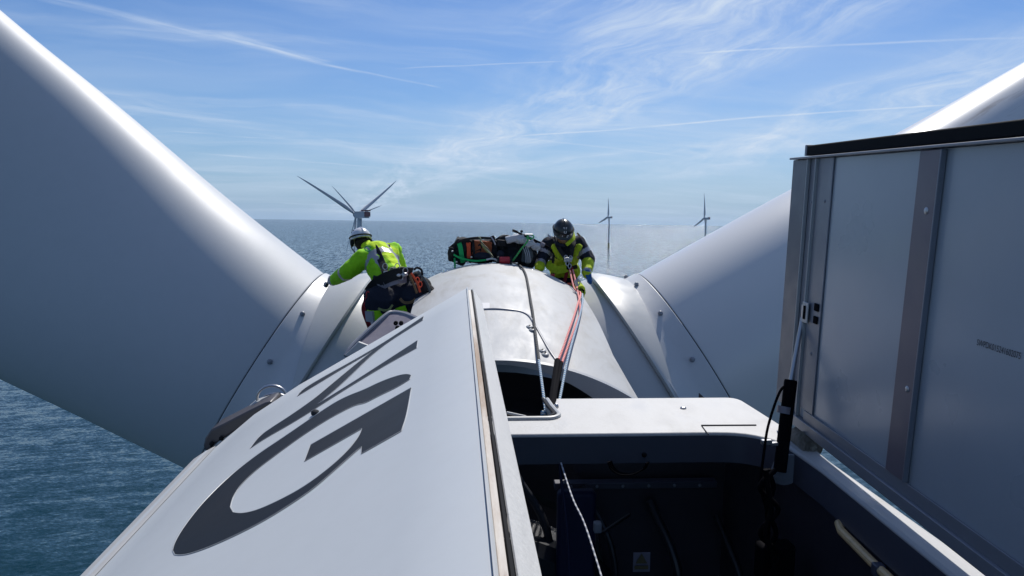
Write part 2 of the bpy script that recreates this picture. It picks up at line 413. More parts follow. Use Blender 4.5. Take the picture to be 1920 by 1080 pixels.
# ------------------------------------------------------------------ sea
def sea_mat():
    def fn(t, b):
        g = t.node('ShaderNodeNewGeometry').outputs['Position']
        tc = t.node('ShaderNodeTexCoord').outputs['Object']
        cd = t.node('ShaderNodeVectorMath', {0: g, 1: (0, 0, 100)}, operation='DISTANCE').outputs['Value']
        def slope(rot, sc, det, amp):
            v = t.mapping(t.mapping(tc, rot=(0, 0, R_(rot))), scale=sc)
            n = t.node('ShaderNodeTexNoise', {'Vector': v, 'Scale': 1.0, 'Detail': det, 'Roughness': .6, 'Distortion': .3}).outputs['Color']
            n = t.node('ShaderNodeVectorMath', {0: n, 1: (-.5, -.5, -.5)}, operation='ADD').outputs[0]
            return t.node('ShaderNodeVectorMath', {0: n, 1: amp}, operation='MULTIPLY').outputs[0]
        acc = slope(-12, (.045, .12, 1), 2, (.5, 1.2, 0))
        far = t.node('ShaderNodeVectorMath', {0: slope(-6, (.22, .020, 1), 5, (.7, 1.7, 0))}, operation='SCALE')
        t.l.new(t.ramp(cd, 350, 1500), far.inputs['Scale'])
        acc = t.node('ShaderNodeVectorMath', {0: acc, 1: far.outputs[0]}, operation='ADD').outputs[0]
        for a_ in [(-18, (.16, .42, 1), 3, (.8, 1.6, 0)), (15, (.7, 1.3, 1), 3, (1.4, 1.7, 0))]:
            acc = t.node('ShaderNodeVectorMath', {0: acc, 1: slope(*a_)}, operation='ADD').outputs[0]
        sc_ = t.node('ShaderNodeVectorMath', {0: acc}, operation='SCALE'); t.l.new(t.ramp(cd, 200, 1500, .30, 1.0), sc_.inputs['Scale']); acc = sc_.outputs[0]
        acc = t.node('ShaderNodeVectorMath', {0: acc, 1: (0, 0, 1)}, operation='ADD').outputs[0]
        nn = t.node('ShaderNodeVectorMath', {0: acc}, operation='NORMALIZE').outputs[0]
        t.l.new(nn, b.inputs['Normal'])
        patch = t.noise(tc, .004, 3, .5)
        t.l.new(t.mix(patch, C(.002, .023, .033), C(.003, .029, .040)), b.inputs['Base Color'])
        b.inputs['IOR'].default_value = 1.333
        t.l.new(t.ramp(cd, 150, 3500, .08, .14, False), b.inputs['Roughness'])
    return principled('sea_water', (.005, .035, .055), .15, fn=fn)
def build_sea():
    xs = [-30000, -8000, -3000, -1000, -300, 300, 1000, 3000, 8000, 30000]
    ys = [-3000, -500, 0, 300, 800, 2000, 5000, 12000, 30000]
    mb = MB(); mb.grid([[(x, y, 0) for x in xs] for y in ys])
    me = bpy.data.meshes.new('sea'); me.from_pydata(mb.v, [], mb.f); finish(me, sea_mat(), False)
    o = bpy.data.objects.new('sea', me); COL.objects.link(o); tag(o, kind='structure')
build_sea()

# ------------------------------------------------------------------ the turbine we stand on
T = Thing('wind_turbine', 'white offshore wind turbine underfoot, with open roof hatch lids, hub and huge blade roots', 'wind turbine', (.25, 8.0, -6.6))
HUB = np.array([.143, 10.0, -4.24])
A31 = R_(31)
aR = np.array([math.cos(A31), 0, math.sin(A31)]); aL = np.array([-math.cos(A31), 0, math.sin(A31)]); aD = np.array([0, 0, -1.0])

# ---- roof deck (one U-shaped slab) 
def arc(c, r, a0, a1, n=6): return [(c[0]+r*math.cos(R_(a)), c[1]+r*math.sin(R_(a))) for a in np.linspace(a0, a1, n)]
deck_poly = [(2.10, -1.5), (2.07, 1.5), (2.045, 2.66), (2.0, 3.9), (2.01, 4.25), (1.995, 4.5)]+[(1.955, 4.95)]+arc((1.84, 5.10), .10, 10, 90, 5)+\
    [(.60, 5.205), (.52, 5.17)]+[(.545, 4.98)]+arc((.49, 4.80), .075, 0, -90, 5)+[(-.75, 4.725), (-.78, 5.2), (-1.42, 5.2), (-1.50, 5.1), (-1.50, 4.415)]+\
    [(1.50, 4.415)]+arc((1.56, 4.10), .31, 88, 8, 8)+[(1.892, 3.77), (1.89, 2.6), (1.89, -1.5)]
mb = MB().prism([(x, y, -1.5) for x, y in deck_poly], (0, 0, -.165))
T.part('roof_deck', mb, M['deck'], bevel=.014, smooth=30)
# added liner panels over the coaming faces, shade put into their dark colour
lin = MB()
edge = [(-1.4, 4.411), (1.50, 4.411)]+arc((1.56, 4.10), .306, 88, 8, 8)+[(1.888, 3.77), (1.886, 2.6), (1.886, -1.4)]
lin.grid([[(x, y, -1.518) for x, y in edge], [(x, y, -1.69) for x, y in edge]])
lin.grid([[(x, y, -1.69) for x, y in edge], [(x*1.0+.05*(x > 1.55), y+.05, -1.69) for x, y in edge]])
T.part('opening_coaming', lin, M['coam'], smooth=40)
# seams, holes and rims on the deck
def on_deck(u, v, dz=.004): 
    p = atz(u, v, -1.5); return p+np.array([0, 0, dz])
T.part('deck_seam', MB().tube([on_deck(1418, 798), on_deck(1315, 798.5), on_deck(1328, 816)], .004, 6), M['seal'])
T.part('deck_bolt', MB().ell(on_deck(1281, 766), (.022, .022, .010)), M['steel'])
T.part('coaming_bolt', MB().ell(at(1208, 853, 4.405), (.016, .010, .016)), M['black'])
rim = [(.535, 5.15), (.55, 4.98)]+arc((.49, 4.80), .088, 0, -90, 7)+[(-.75, 4.712)]
T.part('hatch_rim', MB().tube([(x, y, -1.493) for x, y in rim], .016, 8), M['collar'])
rim2 = [(x-.03, y+.025) for x, y in rim]
T.part('hatch_gasket', MB().tube([(x, y, -1.492) for x, y in rim2], .011, 8), M['seal'])
T.part('guide_rail', MB().tube([at(950, 774, 4.9), at(992, 783, 4.85)], .010, 6), M['collar'])

# ---- nacelle body
body = MB()
outer = []
for y in (-1.5, 1.5, 2.66, 3.9, 4.5, 5.15):
    xr = float(np.interp(y, [-1.5, 1.5, 2.66, 3.9, 4.5, 5.15], [2.10, 2.07, 2.045, 2.0, 1.995, 1.93]))
    outer.append([(xr-.012, y, -1.665), (xr+.02, y, -2.2), (xr+.02, y, -4.5), (xr-.3, y, -5.8), (1.0, y, -6.3), (-1.0, y, -6.3), (-1.4, y, -5.8), (-1.62, y, -4.5), (-1.62, y, -2.2), (-1.488, y, -1.665)])
body.grid(outer)
T.part('nacelle_shell', body, M['lid_out'], smooth=40)
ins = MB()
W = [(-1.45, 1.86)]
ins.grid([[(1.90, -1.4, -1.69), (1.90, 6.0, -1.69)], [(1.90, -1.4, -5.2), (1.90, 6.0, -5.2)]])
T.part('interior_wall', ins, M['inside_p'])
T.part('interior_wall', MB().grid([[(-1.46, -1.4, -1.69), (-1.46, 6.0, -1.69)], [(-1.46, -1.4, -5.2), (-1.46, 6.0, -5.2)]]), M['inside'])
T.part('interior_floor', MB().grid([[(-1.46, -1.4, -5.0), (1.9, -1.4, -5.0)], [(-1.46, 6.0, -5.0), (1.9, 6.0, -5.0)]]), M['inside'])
# front bulkhead with a big round generator face
T.part('generator_face', MB().revolve((.2, 6.9, -4.0), (0, -1, 0), [(0, 2.25), (.06, 2.2), (.10, 2.3), (.06, 2.05), (.16, 1.95), (.18, 1.2), (.10, 1.1), (.22, .6), (.22, .01)], 72), M['machine_d'], smooth=30)
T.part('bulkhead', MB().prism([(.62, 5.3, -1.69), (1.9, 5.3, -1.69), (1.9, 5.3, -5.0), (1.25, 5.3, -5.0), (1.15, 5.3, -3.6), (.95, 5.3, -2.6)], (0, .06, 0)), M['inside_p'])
drum = MB().revolve((.05, 5.2, -3.6), (0, -1, 0), [(0, 1.25), (.35, 1.25), (.42, 1.18), (.42, .75), (.5, .7), (.5, .02)], 56)
T.part('gear_drum', drum, M['machine_d'])
T.part('blue_glow_panel', MB().box((.70, 4.75, -2.95), (.26, .10, 1.9)), M['machine'], bevel=.03)  # added box, its blue colour stands in for a glow inside
for k in range(5): T.part('pipe', MB().tube(crv([(-.2+.5*k, 5.15, -1.9-.12*k), (.1+.45*k, 5.0-.05*k, -2.4-.1*k), (.0+.5*k, 4.9, -3.6)], 6), .022+.008*(k%2), 10), M['machine_d'])
T.part('cable_tray', MB().box((1.2, 5.2, -2.15), (1.2, .08, .05)), M['coam'], bevel=.006)
for k in range(6): T.part('tray_bolt', MB().ell((.72+.19*k, 5.155, -2.15), (.012, .008, .012)), M['flange'])
T.part('cabinet', MB().box((.02, 4.75, -3.0), (.40, .5, 1.5)), M['inside'], bevel=.02)
T.part('shelf_edge', MB().box((.10, 4.45, -2.2), (.34, .02, .02)), M['inside_p'])
T.part('link_rod', MB().tube([at(1128, 1000, 4.4), at(1180, 965, 4.7)], .012, 6), M['machine_d'])
T.part('link_clamp', MB().box(at(1120, 988, 4.4), (.05, .05, .07)), M['flange'], bevel=.01)
sg = T.part('warning_sign', MB().box(at(1203, 1054, 4.3), (.105, .006, .125)), M['sign_dull'])
c = at(1203, 1048, 4.285)
T.part('warning_triangle', MB().prism([c+np.array([-.036, 0, -.028]), c+np.array([.036, 0, -.028]), c+np.array([0, 0, .036])], (0, -.003, 0)), M['yellow_sign'], parent=sg)
T.part('sign_text_bar', MB().box(c+np.array([0, -.002, -.055]), (.085, .003, .022)), M['yellow_sign'], parent=sg)
cp = [at(u, v, 4.25) for u, v in [(1140, 866), (1146, 880), (1162, 890), (1185, 890), (1205, 880), (1212, 868)]]
for k in range(3):
    T.part('cable_coil', MB().tube(crv([p+np.array([.015*k, .03*k, -.008*k]) for p in cp], 6), .0055, 8), M['strutblack'])
for k, (u0, u1) in enumerate([(1446, 1430), (1440, 1450), (1455, 1425), (1436, 1440)]):
    pts = [(u0, 880), (u1, 915), (u0-8+6*k, 955), (u1+10-5*k, 1000), (u0-14+9*k, 1040), (u1-12+10*k, 1100)]
    T.part('hanging_cable', MB().tube(crv([at(u, v, 4.0-.1*k) for u, v in pts], 6), .014, 8), M['strutblack'])
T.part('junction_box', MB().box(at(1452, 1052, 3.9), (.20, .12, .22)), M['strutblack'], bevel=.02)
T.part('grab_rail', MB().tube([(1.888, 3.56, -1.700), (1.872, 3.50, -1.714), (1.868, 3.2, -1.722), (1.868, 2.7, -1.722)], .022, 10), M['tan'])  # its bright tan stands in for a sunlit patch
T.part('rail_clamp', MB().box((1.868, 3.14, -1.73), (.05, .05, .06)), M['coam'], bevel=.008)
for (u, v) in [(1519, 1054), (1530, 1054)]:
    T.part('wall_stud', MB().ell(atz(u, v, -2.4), .012), M['black'])

# ---- hinge bracket and gas strut of the tall lid
gas = [at(1462, 884, 4.02), at(1483, 712, 4.12), at(1505, 596, 4.22)]
g = T.part('gas_strut', MB().tube([gas[0], gas[0]+(gas[1]-gas[0])*.98, gas[1]], [.037, .037, .033], 16), M['strutblack'])
T.part('piston_rod', MB().tube([gas[1]-(gas[2]-gas[1])*.02, gas[2]], .0135, 12), M['steel'], parent=g)
T.part('strut_label', MB().tube([at(1469, 775, 4.075), at(1471, 762, 4.083)], .0385, 16, False), M['mauve'], parent=g)
T.part('rod_clevis', MB().box(gas[2]+np.array([.01, 0, .03]), (.03, .03, .10)), M['steel'], parent=g, bevel=.004)
mp = at(1467, 888, 4.04)
mnt = T.part('strut_mount', MB().prism([mp+np.array([.085*math.cos(R_(a))+.03, .03, .075*math.sin(R_(a))-.01]) for a in range(-180, 1, 15)]+[mp+np.array([.16, .03, .10]), mp+np.array([-.02, .03, .10])], (0, .02, 0)), M['flange'], bevel=.004)
T.part('pivot_bolt', MB().revolve(mp+np.array([-.012, .0, 0]), (0, -1, 0), [(-.03, .036), (.012, .036), (.012, .022), (.018, .022), (.018, .001)], 20), M['flange'], parent=mnt)
T.part('release_cable', MB().tube(crv([at(1424, 905, 4.0), at(1431, 860, 4.02), at(1440, 800, 4.05), at(1462, 735, 4.1), at(1480, 720, 4.12)], 6), .008, 8), M['strutblack'])
T.part('cable_clamp', MB().box(at(1437, 829, 4.05), (.06, .03, .03)).box(at(1452, 832, 4.05), (.05, .03, .02)), M['steel'], bevel=.004)

# ---- tall open lid on the right
RY0, RYE = 4.30, .15                       # front end, rear end in the lid's own frame
def RX(z): return float(1.862-.028*(z+1.42)/1.6)
def rp(x, y, z): return R2N((RX(z)+x, y+(.157-z)*.09*min(1, max(0, (y-.2)/1.0)), z))   # the lid stands raked forward at its foot
def rbox(x0, x1, y0, y1, z0, z1):
    mb = MB(); vs = [rp(x, y, z) for x in (x0, x1) for y in (y0, y1) for z in (z0, z1)]
    return mb.add(vs, [(0, 1, 3, 2), (4, 6, 7, 5), (0, 4, 5, 1), (2, 3, 7, 6), (0, 2, 6, 4), (1, 5, 7, 3)])
RL = T.part('hatch_lid', rbox(0, .035, RYE, 4.20, -1.36, .155), M['lid_in'], bevel=.004, label='tall open right hatch lid showing its ribbed grey inside')
def rpart(n, mb, m, b=.004, **k): return T.part(n, mb, m, parent=RL, bevel=b, **k)
rpart('bottom_flange', rbox(-.030, .055, RYE, 4.30, -1.425, -1.362), M['flange'])
rpart('flange_step', rbox(-.014, -.002, RYE, 4.06, -1.362, -1.300), M['flange'], .003)
rpart('top_flange', rbox(-.036, .055, RYE, 4.485, .157, .169), M['flange'], .003)
rpart('top_seal', rbox(-.012, .055, RYE, 4.30, .174, .232), M['black'], .006)
rpart('seal_end', rbox(-.014, .057, 4.301, 4.325, .174, .236), M['flange'], .002)
rpart('front_flange', rbox(-.012, .055, 4.255, 4.485, -1.36, .155), M['flange_d'])
rpart('flange_groove', rbox(-.004, .03, 4.145, 4.252, -1.36, .155), M['flange'], .002)
for y in (4.252, 4.142):
    rpart('edge_strip', rbox(-.026, -.006, y-.004, y+.004, -1.36, .155), M['collar'], .002)
rpart('inner_flange', rbox(-.010, -.002, 3.955, 4.136, -1.30, .155), M['flange'], .003)
rpart('rib', rbox(-.020, -.002, 2.985, 3.14, -1.30, .152), M['rib'], .004)
rpart('rib_edge', rbox(-.028, -.004, 2.975, 2.984, -1.30, .152), M['flange'], .002)
rpart('rib', rbox(-.020, -.002, 1.85, 2.0, -1.30, .152), M['rib'], .004)
rpart('latch_slot', rbox(-.030, -.022, 4.16-.08, 4.235-.08, -.78, -.66), M['collar'], .003)
rpart('latch_bar', rbox(-.036, -.030, 4.105, 4.128, -.76, -.68), M['strutblack'], .002)
for z in (-.672, -.745): rpart('lock_plate', rbox(-.018, -.011, 4.01-.033, 4.01+.02, z-.022, z+.022), M['strutblack'], .004)
for y, z in [(3.045, -.098), (3.035, -.879), (1.92, -.1), (1.92, -.88)]:
    c = rp(-.020, y, z); rpart('rivet', MB().ell(c, (.006, .015, .015)), M['zinc'], 0)
for y, z in [(4.02, -.08), (4.19, -.09), (4.03, -.95)]:
    rpart('rivet', MB().ell(rp(-.010, y, z), (.005, .010, .010)), M['flange'], 0)

def text_mesh(s, size, origin, xdir, ydir, T_, name, mat, parent, squeeze=1.0, off=0.0):
    cu = bpy.data.curves.new(name+'_curve', 'FONT'); cu.body = s; cu.size = size
    tmp = bpy.data.objects.new('tmp', cu); COL.objects.link(tmp)
    me = bpy.data.meshes.new_from_object(tmp.evaluated_get(bpy.context.evaluated_depsgraph_get()))
    bpy.data.objects.remove(tmp); bpy.data.curves.remove(cu)
    mb = MB(); xd, yd = np.array(xdir), np.array(ydir)
    mb.add([np.array(origin)+xd*v.co.x*squeeze+yd*v.co.y for v in me.vertices], [tuple(p.vertices) for p in me.polygons])
    bpy.data.meshes.remove(me)
    return T_.part(name, mb, mat, parent=parent, smooth=False)
xd = nz(rp(0, 2.4, -.6)-rp(0, 2.8, -.6)); yd = nz(rp(0, 2.4, -.5)-rp(0, 2.4, -.6))
text_mesh('SWPDK015241602075', .034, rp(-.0025, 2.650, -.592), xd, yd, T, 'serial_number', M['ink'], RL, squeeze=.74)

# ---- rolled canvas on the rail by the lid
roll = MB().revolve(at(1512, 830, 4.16)+np.array([0, .12, 0]), (0, -1, 0), [(0, .001), (0, .06), (.2, .064), (.215, .055), (.20, .045), (.22, .036), (.205, .026), (.225, .016), (.22, .001)], 28)
roll.tube([at(1497, 824, 4.1), at(1503, 812, 4.1), at(1518, 812, 4.1)], .012, 8)
single('canvas_roll', roll, M['canvas'], 'small beige roll of rope and canvas on the deck edge under the open lid', 'rope roll')

# ---- half raised lid on the left with the big dark letters
LY1, LYE = 4.25, .2
prof = [(.055, -.569), (-.906+.0, -1.131), (-1.16, -1.30), (-1.382, -1.490), (-1.44, -1.512), (-1.503, -1.56), (-1.50, -1.62)]
fine = [prof[0]]
E0, E1 = np.array(prof[0]), np.array(prof[1])
for k in range(1, 7): fine.append(tuple(E0+(E1-E0)*k/6))
fine += prof[2:]
top = [[L2N((x, y, z)) for x, z in fine] for y in np.linspace(LYE, LY1, 12)]
stripz = [(-1.384, -1.487), (-1.40, -1.492), (-1.462, -1.528), (-1.512, -1.562), (-1.516, -1.58)]
mb = MB().grid(top)
nrm = np.array([E1[1]-E0[1], 0, -(E1[0]-E0[0])]); nrm = nrm/np.linalg.norm(nrm)
if nrm[2] < 0: nrm = -nrm
LL = T.part('hatch_lid', mb, M['lid_out'], label='half raised left hatch lid with large dark lettering', smooth=28)
sol = LL.modifiers.new('thick', 'SOLIDIFY'); sol.thickness = .045; sol.offset = -1
bv = LL.modifiers.new('bevel', 'BEVEL'); bv.width = .006; bv.segments = 2; bv.limit_method = 'ANGLE'; bv.angle_limit = R_(50)
def lstrip(pts, name, mat, y0=LYE, y1=LY1, n=14, **k):
    return T.part(name, MB().grid([[L2N((x, y, z)) for x, z in pts] for y in np.linspace(y0, y1, n)]), mat, parent=LL, smooth=30, **k)
lstrip([(.0535, -.5635), (.0565, -.563), (.0610, -.5665), (.0620, -.574), (.0615, -.585)], 'lid_edge', M['collar'])
lstrip([(.0615, -.584), (.0645, -.581), (.0780, -.583), (.0790, -.588)], 'gutter', M['rust'])
lstrip([(.0795, -.586), (.0815, -.580), (.0870, -.580), (.0890, -.586), (.089, -.60)], 'rubber_seal', M['black'], y1=LY1+.02)
lstrip([(.0905, -.588), (.093, -.584), (.0955, -.588), (.148, -.672), (.146, -.676), (.092, -.60)], 'side_flap', M['flap'], y1=LY1+.10)
lstrip(stripz, 'hinge_strip', M['deck'])
# lettering: outlines laid on the lid's plane
P0 = L2N((E0[0], 2, E0[1])); P1 = L2N((E1[0], 2, E1[1])); P2 = L2N((E0[0], 3, E0[1]))
ln = nz(np.cross(P1-P0, P2-P0)); ln = ln if ln[2] > 0 else -ln
def on_lid(u, v, off=.0015):
    d = NF@cdir(u, v); return d*((P0@ln+off)/(d@ln))
def c3(pts): return [(150+x/2, 540+y/2) for x, y in pts]
def c5(pts): return [(460+x/3.858, 570+y/3.858) for x, y in pts]
def r4(pts): return [(360+x/2.7, 500+y/2.7) for x, y in pts]
G = c3([(1243, 327), (1228, 322), (1195, 327), (1130, 350), (1060, 384), (1010, 402), (950, 432), (860, 493), (760, 562), (660, 628), (560, 706), (460, 805), (390, 895), (355, 955), (348, 985), (356, 1000), (372, 1003), (410, 998),
        (480, 974), (580, 930), (690, 874), (790, 812), (880, 750), (970, 670), (1040, 608), (1056, 596), (1055, 622), (1205, 537), (1222, 490), (1234, 430), (1243, 373),
        (865, 588), (842, 650), (1058, 527), (1046, 558), (1000, 616), (920, 688), (830, 752), (740, 800), (660, 835), (605, 846), (575, 841), (564, 822), (572, 786), (602, 738), (660, 682), (740, 622), (830, 556), (920, 498), (985, 462), (1035, 438), (1068, 433), (1120, 405), (1190, 372), (1236, 343)])
strokes = [(G, .0015), (c5([(375, 668), (418, 608), (930, 328), (1290, 88), (1283, 118), (1060, 258), (950, 340), (880, 402), (780, 500), (660, 612), (525, 722), (800, 552), (1248, 262), (1240, 318), (1000, 450), (720, 620), (530, 742), (420, 812), (300, 884), (200, 940), (110, 994), (36, 1044),
                (96, 960), (190, 894), (300, 824), (400, 756), (500, 684), (600, 600), (720, 500), (830, 410), (925, 338), (700, 470), (560, 556)]), .0015)]
def tri_poly(poly):
    from mathutils.geometry import tessellate_polygon
    return tessellate_polygon([[Vector((p[0], p[1], 0)) for p in poly]])
def smooth_closed(p, k=3):                       # round the curves, keep the real corners
    for _ in range(k):
        q = []; n = len(p)
        for i in range(n):
            a, b, c = [np.array(p[j % n], float) for j in (i-1, i, i+1)]
            u1, u2 = b-a, c-b; cs = (u1@u2)/(np.linalg.norm(u1)*np.linalg.norm(u2)+1e-9)
            if cs < .86: q.append(tuple(b))
            else: q += [tuple(b+(a-b)*.25), tuple(b+(c-b)*.25)]
        p = q
    return p
for s, off in strokes:
    s = smooth_closed(s)
    mb = MB(); mb.add([on_lid(u, v, off) for u, v in s], [tuple(t) for t in tri_poly(s)])
    le = T.part('lettering', mb, M['letter'], parent=LL, smooth=False)
    T.part('lettering_edge', MB().tube([on_lid(u, v, .0002) for u, v in s+s[:1]], .0019, 5, False), M['collar'], parent=LL)
T.part('lifting_point', MB().ell(on_lid(591, 774, .004), (.018, .022, .014)), M['seal'], parent=LL)
# bronze flap at the front of that lid, with bracket and bolts
fl = [at(u, v, 4.33) for u, v in [(381, 836), (384, 822), (395, 806), (418, 795), (470, 768), (497, 755), (508, 752), (511, 760), (506, 768), (470, 792), (430, 815), (404, 832), (392, 846), (384, 846)]]
T.part('side_flap', MB().prism(fl, (0, .22, .0)), M['bronze'], bevel=.01, label='bronze brown rounded flap')
T.part('side_flap_rim', MB().tube([at(u, v, 4.325) for u, v in [(395, 843), (415, 828), (440, 812), (470, 794), (500, 774), (511, 763)]], .008, 6), M['collar'])
T.part('flap_bracket', MB().prism([at(u, v, 4.36) for u, v in [(360, 868), (388, 846), (400, 852), (372, 878)]], (0, .08, 0)), M['collar'], bevel=.004)
T.part('flap_bracket', MB().prism([at(u, v, 4.5) for u, v in [(455, 772), (474, 756), (500, 748), (515, 758), (490, 775)]], (0, .10, 0)), M['collar'], bevel=.008)
for u, v in [(397, 832), (398, 840), (415, 822)]: T.part('flap_bolt', MB().ell(at(u, v, 4.315), .014), M['black'])
hoop = [at(510+28*math.cos(R_(a)), 745+22*math.sin(R_(a)), 4.55) for a in range(-200, 21, 14)]
T.part('hoop_guard', MB().tube(hoop, .009, 8), M['steel'])
hoop = [at(515+24*math.cos(R_(a)), 750+12*math.sin(R_(a)), 4.60) for a in range(-190, 11, 14)]
T.part('hoop_guard', MB().tube(hoop, .007, 8), M['steel'])

# ---- hub cover in the middle
dome_t = tab([(6.0, -1.385, 2.15, .19), (6.67, -1.205, 2.05, .20), (7.5, -1.035, 1.93, .22), (8.3, -.935, 1.80, .24), (8.9, -.905, 1.76, .257), (9.4, -.945, 1.74, .26), (10.0, -1.07, 1.72, .26), (10.7, -1.36, 1.7, .25), (11.3, -1.8, 1.65, .2), (11.75, -2.4, 1.6, .15)])
def dome_z(x, y):
    t, rho, cx = dome_t(y); return t-(rho-math.sqrt(max(rho*rho-(x-cx)**2, .01)))
def xl(y): return float(np.interp(y, [6, 8.3, 8.9, 10, 11.75], [-.62, -.60, -.80, -.80, -.4]))
def xr(y): return float(np.interp(y, [6, 6.3, 6.67, 8.9, 10, 11.75], [1.40, 1.35, 1.30, 1.30, 1.2, .8]))
rows = []
for y in np.linspace(6.0, 11.75, 60):
    a, b = xl(y), xr(y)
    r = [(a+(b-a)*k/30, y, dome_z(a+(b-a)*k/30, y)) for k in range(31)]
    e, w = r[-1], r[0]
    r += [(e[0]+.012, y, e[2]-.03), (e[0]+.0, y, e[2]-.35)]
    r = [(w[0], y, w[2]-.35), (w[0]-.012, y, w[2]-.03)]+r
    rows.append(r)
HC = T.part('hub_cover', MB().grid(rows), M['hub'], smooth=30, label='worn white domed cover over the hub')
lipr = [[], [], []]
for k in range(41):
    x = -.62+2.02*k/40; z = dome_z(x, 6.0); q = max(0, (x-.19)/1.2); th = .055+.24*q**2
    lipr[0].append((x, 5.998, z+.001)); lipr[1].append((x, 5.97, z-.012)); lipr[2].append((x-.04*q, 6.0, z-th))
lipr.append([(p[0], 6.4, p[2]) for p in lipr[2]])
T.part('cover_lip', MB().grid(lipr), M['neck'], parent=HC, smooth=30)
def on_dome(u, v, off=.006):
    d = NF@cdir(u, v); d = d/d[1]; y = 6.0
    while y < 10.5:
        p = d*y
        if p[2] < dome_z(p[0], y): break
        y += .01
    p = d*y; e = .02
    n = nz([-(dome_z(p[0]+e, y)-dome_z(p[0]-e, y))/(2*e), -(dome_z(p[0], y+e)-dome_z(p[0], y-e))/(2*e), 1])
    return p+n*off
seam = [on_dome(u, v, .004) for u, v in [(905, 581), (930, 580), (955, 582), (975, 585), (990, 592), (1000, 605), (1015, 632), (1030, 658), (1042, 676)]]
T.part('cover_seam', MB().tube(crv(seam, 6), .012, 8), M['flange'], parent=HC, label='grey rubber seam round the cover panel')
def patch(pts, name, mat, off=.004, parent=None):
    mb = MB(); mb.prism([on_dome(u, v, off) for u, v in pts], np.array([0, -.002, .004])); return T.part(name, mb, mat, parent=parent)
patch([(904, 569), (918, 569), (918, 580), (904, 580)], 'white_sticker', M['white_sign'], parent=HC)
for u, v in [(993, 613), (998, 619), (1017, 658), (1022, 665)]:
    w = MB(); c = on_dome(u, v, .004); w.ell(c, (.034, .040, .014)); wa = T.part('bolt_washer', w, M['collar'], parent=HC)
    T.part('bolt_hole', MB().ell(c+np.array([0, -.012, .006]), (.014, .014, .012)), M['black'], parent=HC)

# core of the hub and the three necks
core = MB().ell(HUB, (2.6, 2.5, 2.75), nu=64, nv=40)
T.part('hub_core', core, M['neck'], smooth='all')
npf = [(.6, 2.02), (1.6, 2.02), (2.2, 1.95), (2.6, 1.86), (2.80, 1.83), (2.82, 1.80), (2.825, 1.86), (2.87, 1.865), (2.885, 1.85), (2.89, 1.76), (3.0, 1.67), (3.12, 1.60), (3.2, 1.575), (3.405, 1.553), (3.412, 1.548), (3.412, 1.51)]
for ax_, nm in ((aR, 'right'), (aL, 'left'), (aD, 'down')):
    ref = (0, 0, 1) if abs(ax_[2]) < .9 else (1, 0, 0)
    T.part('blade_neck', MB().revolve(HUB, ax_, npf, 128, ref), M['neck'], smooth=25)
def ring_pt(ax_, s, r, th):                      # th: 0 = upper side of the blade, 90 = towards the camera
    u_ = nz(np.array([0, 0, 1])-ax_[2]*ax_); q = np.array([0, -1.0, 0])
    return HUB+ax_*s+r*(math.cos(R_(th))*u_+math.sin(R_(th))*q)
def collar(ax_, th0, th1):
    rows = []
    for th in np.linspace(th0, th1, 60):
        k = (th-th0)/(th1-th0); w = .012+.40*math.cos(math.pi*.5*abs(2*min(k, .96)/.96-.75)/1.25)**.8
        row = [ring_pt(ax_, 2.80, 1.80, th), ring_pt(ax_, 2.805, 1.88, th), ring_pt(ax_, 2.83, 1.895, th)]
        for j in range(1, 7):
            f = j/6; row.append(ring_pt(ax_, 2.83+w*f, 1.895-.78*w*f**1.3-.01*f, th))
        row.append(ring_pt(ax_, 2.83+w, 1.86-.80*w, th)); row.append(ring_pt(ax_, 2.87, 1.84, th))
        rows.append(row)
    return MB().grid(rows, False)
T.part('rain_collar', collar(aR, -40, 78), M['collar'], smooth=35)
T.part('rain_collar', collar(aL, -40, 78), M['collar'], smooth=35)
for ax_ in (aR, aL):
    T.part('root_joint', MB().revolve(HUB, ax_, [(3.411, 1.5415), (3.422, 1.5415), (3.422, 1.52)], 128), M['seal'], smooth=30)
for th in (-8, 14, 40, 66, 92):
    c = ring_pt(aR, 3.27, 1.58, th); T.part('ring_bolt', MB().ell(c, .032), M['flange'])
    c = ring_pt(aL, 3.27, 1.58, th); T.part('ring_bolt', MB().ell(c, .032), M['flange'])
def blade(ax_, table, mat, bend=.0):
    f = tab(table); rows = []
    ss = [3.42, 3.44]+list(np.linspace(3.5, 14, 43))+list(np.linspace(15, 76, 30))
    for s in ss:
        at_, ab_, tk, p = f(s); row = []
        for k in range(96):
            q = 2*math.pi*k/96; cx, sx = math.cos(q), math.sin(q)
            u = (at_ if cx > 0 else ab_)*math.copysign(abs(cx)**p, cx); w = tk*math.copysign(abs(sx)**p, sx)
            off = bend*max(0, s-10)**2
            u_ = nz(np.array([0, 0, 1])-ax_[2]*ax_) if abs(ax_[2]) < .9 else np.array([1.0, 0, 0])
            row.append(HUB+ax_*s+u_*u+np.array([0, -1.0, 0])*(w-off))
        rows.append(row)
    return MB().grid(rows, True, True)
LTAB = [(3.0, 1.50, 1.53, 1.53, 1), (3.6, 1.55, 1.54, 1.52, 1), (5, 1.76, 1.62, 1.38, .97), (7.6, 2.22, 1.78, 1.05, .9), (12, 2.75, 1.75, .85, .88), (20, 2.2, 1.5, .6, .95), (40, 1.3, .9, .35, .95), (76, .2, .15, .06, 1)]
RTAB = [(3.0, 1.53, 1.53, 1.53, 1), (3.5, 1.53, 1.53, 1.52, 1), (5.6, 1.47, 1.8, 1.45, 1), (7.6, 1.38, 2.25, 1.2, .98), (12, 1.3, 2.6, .9, .95), (20, 1.2, 2.2, .6, .95), (40, .8, 1.3, .35, .95), (76, .15, .2, .06, 1)]
T.part('blade', blade(aL, LTAB, None, .0012), M['blade'], smooth='all', label='huge left blade root, lit along its upper edge')
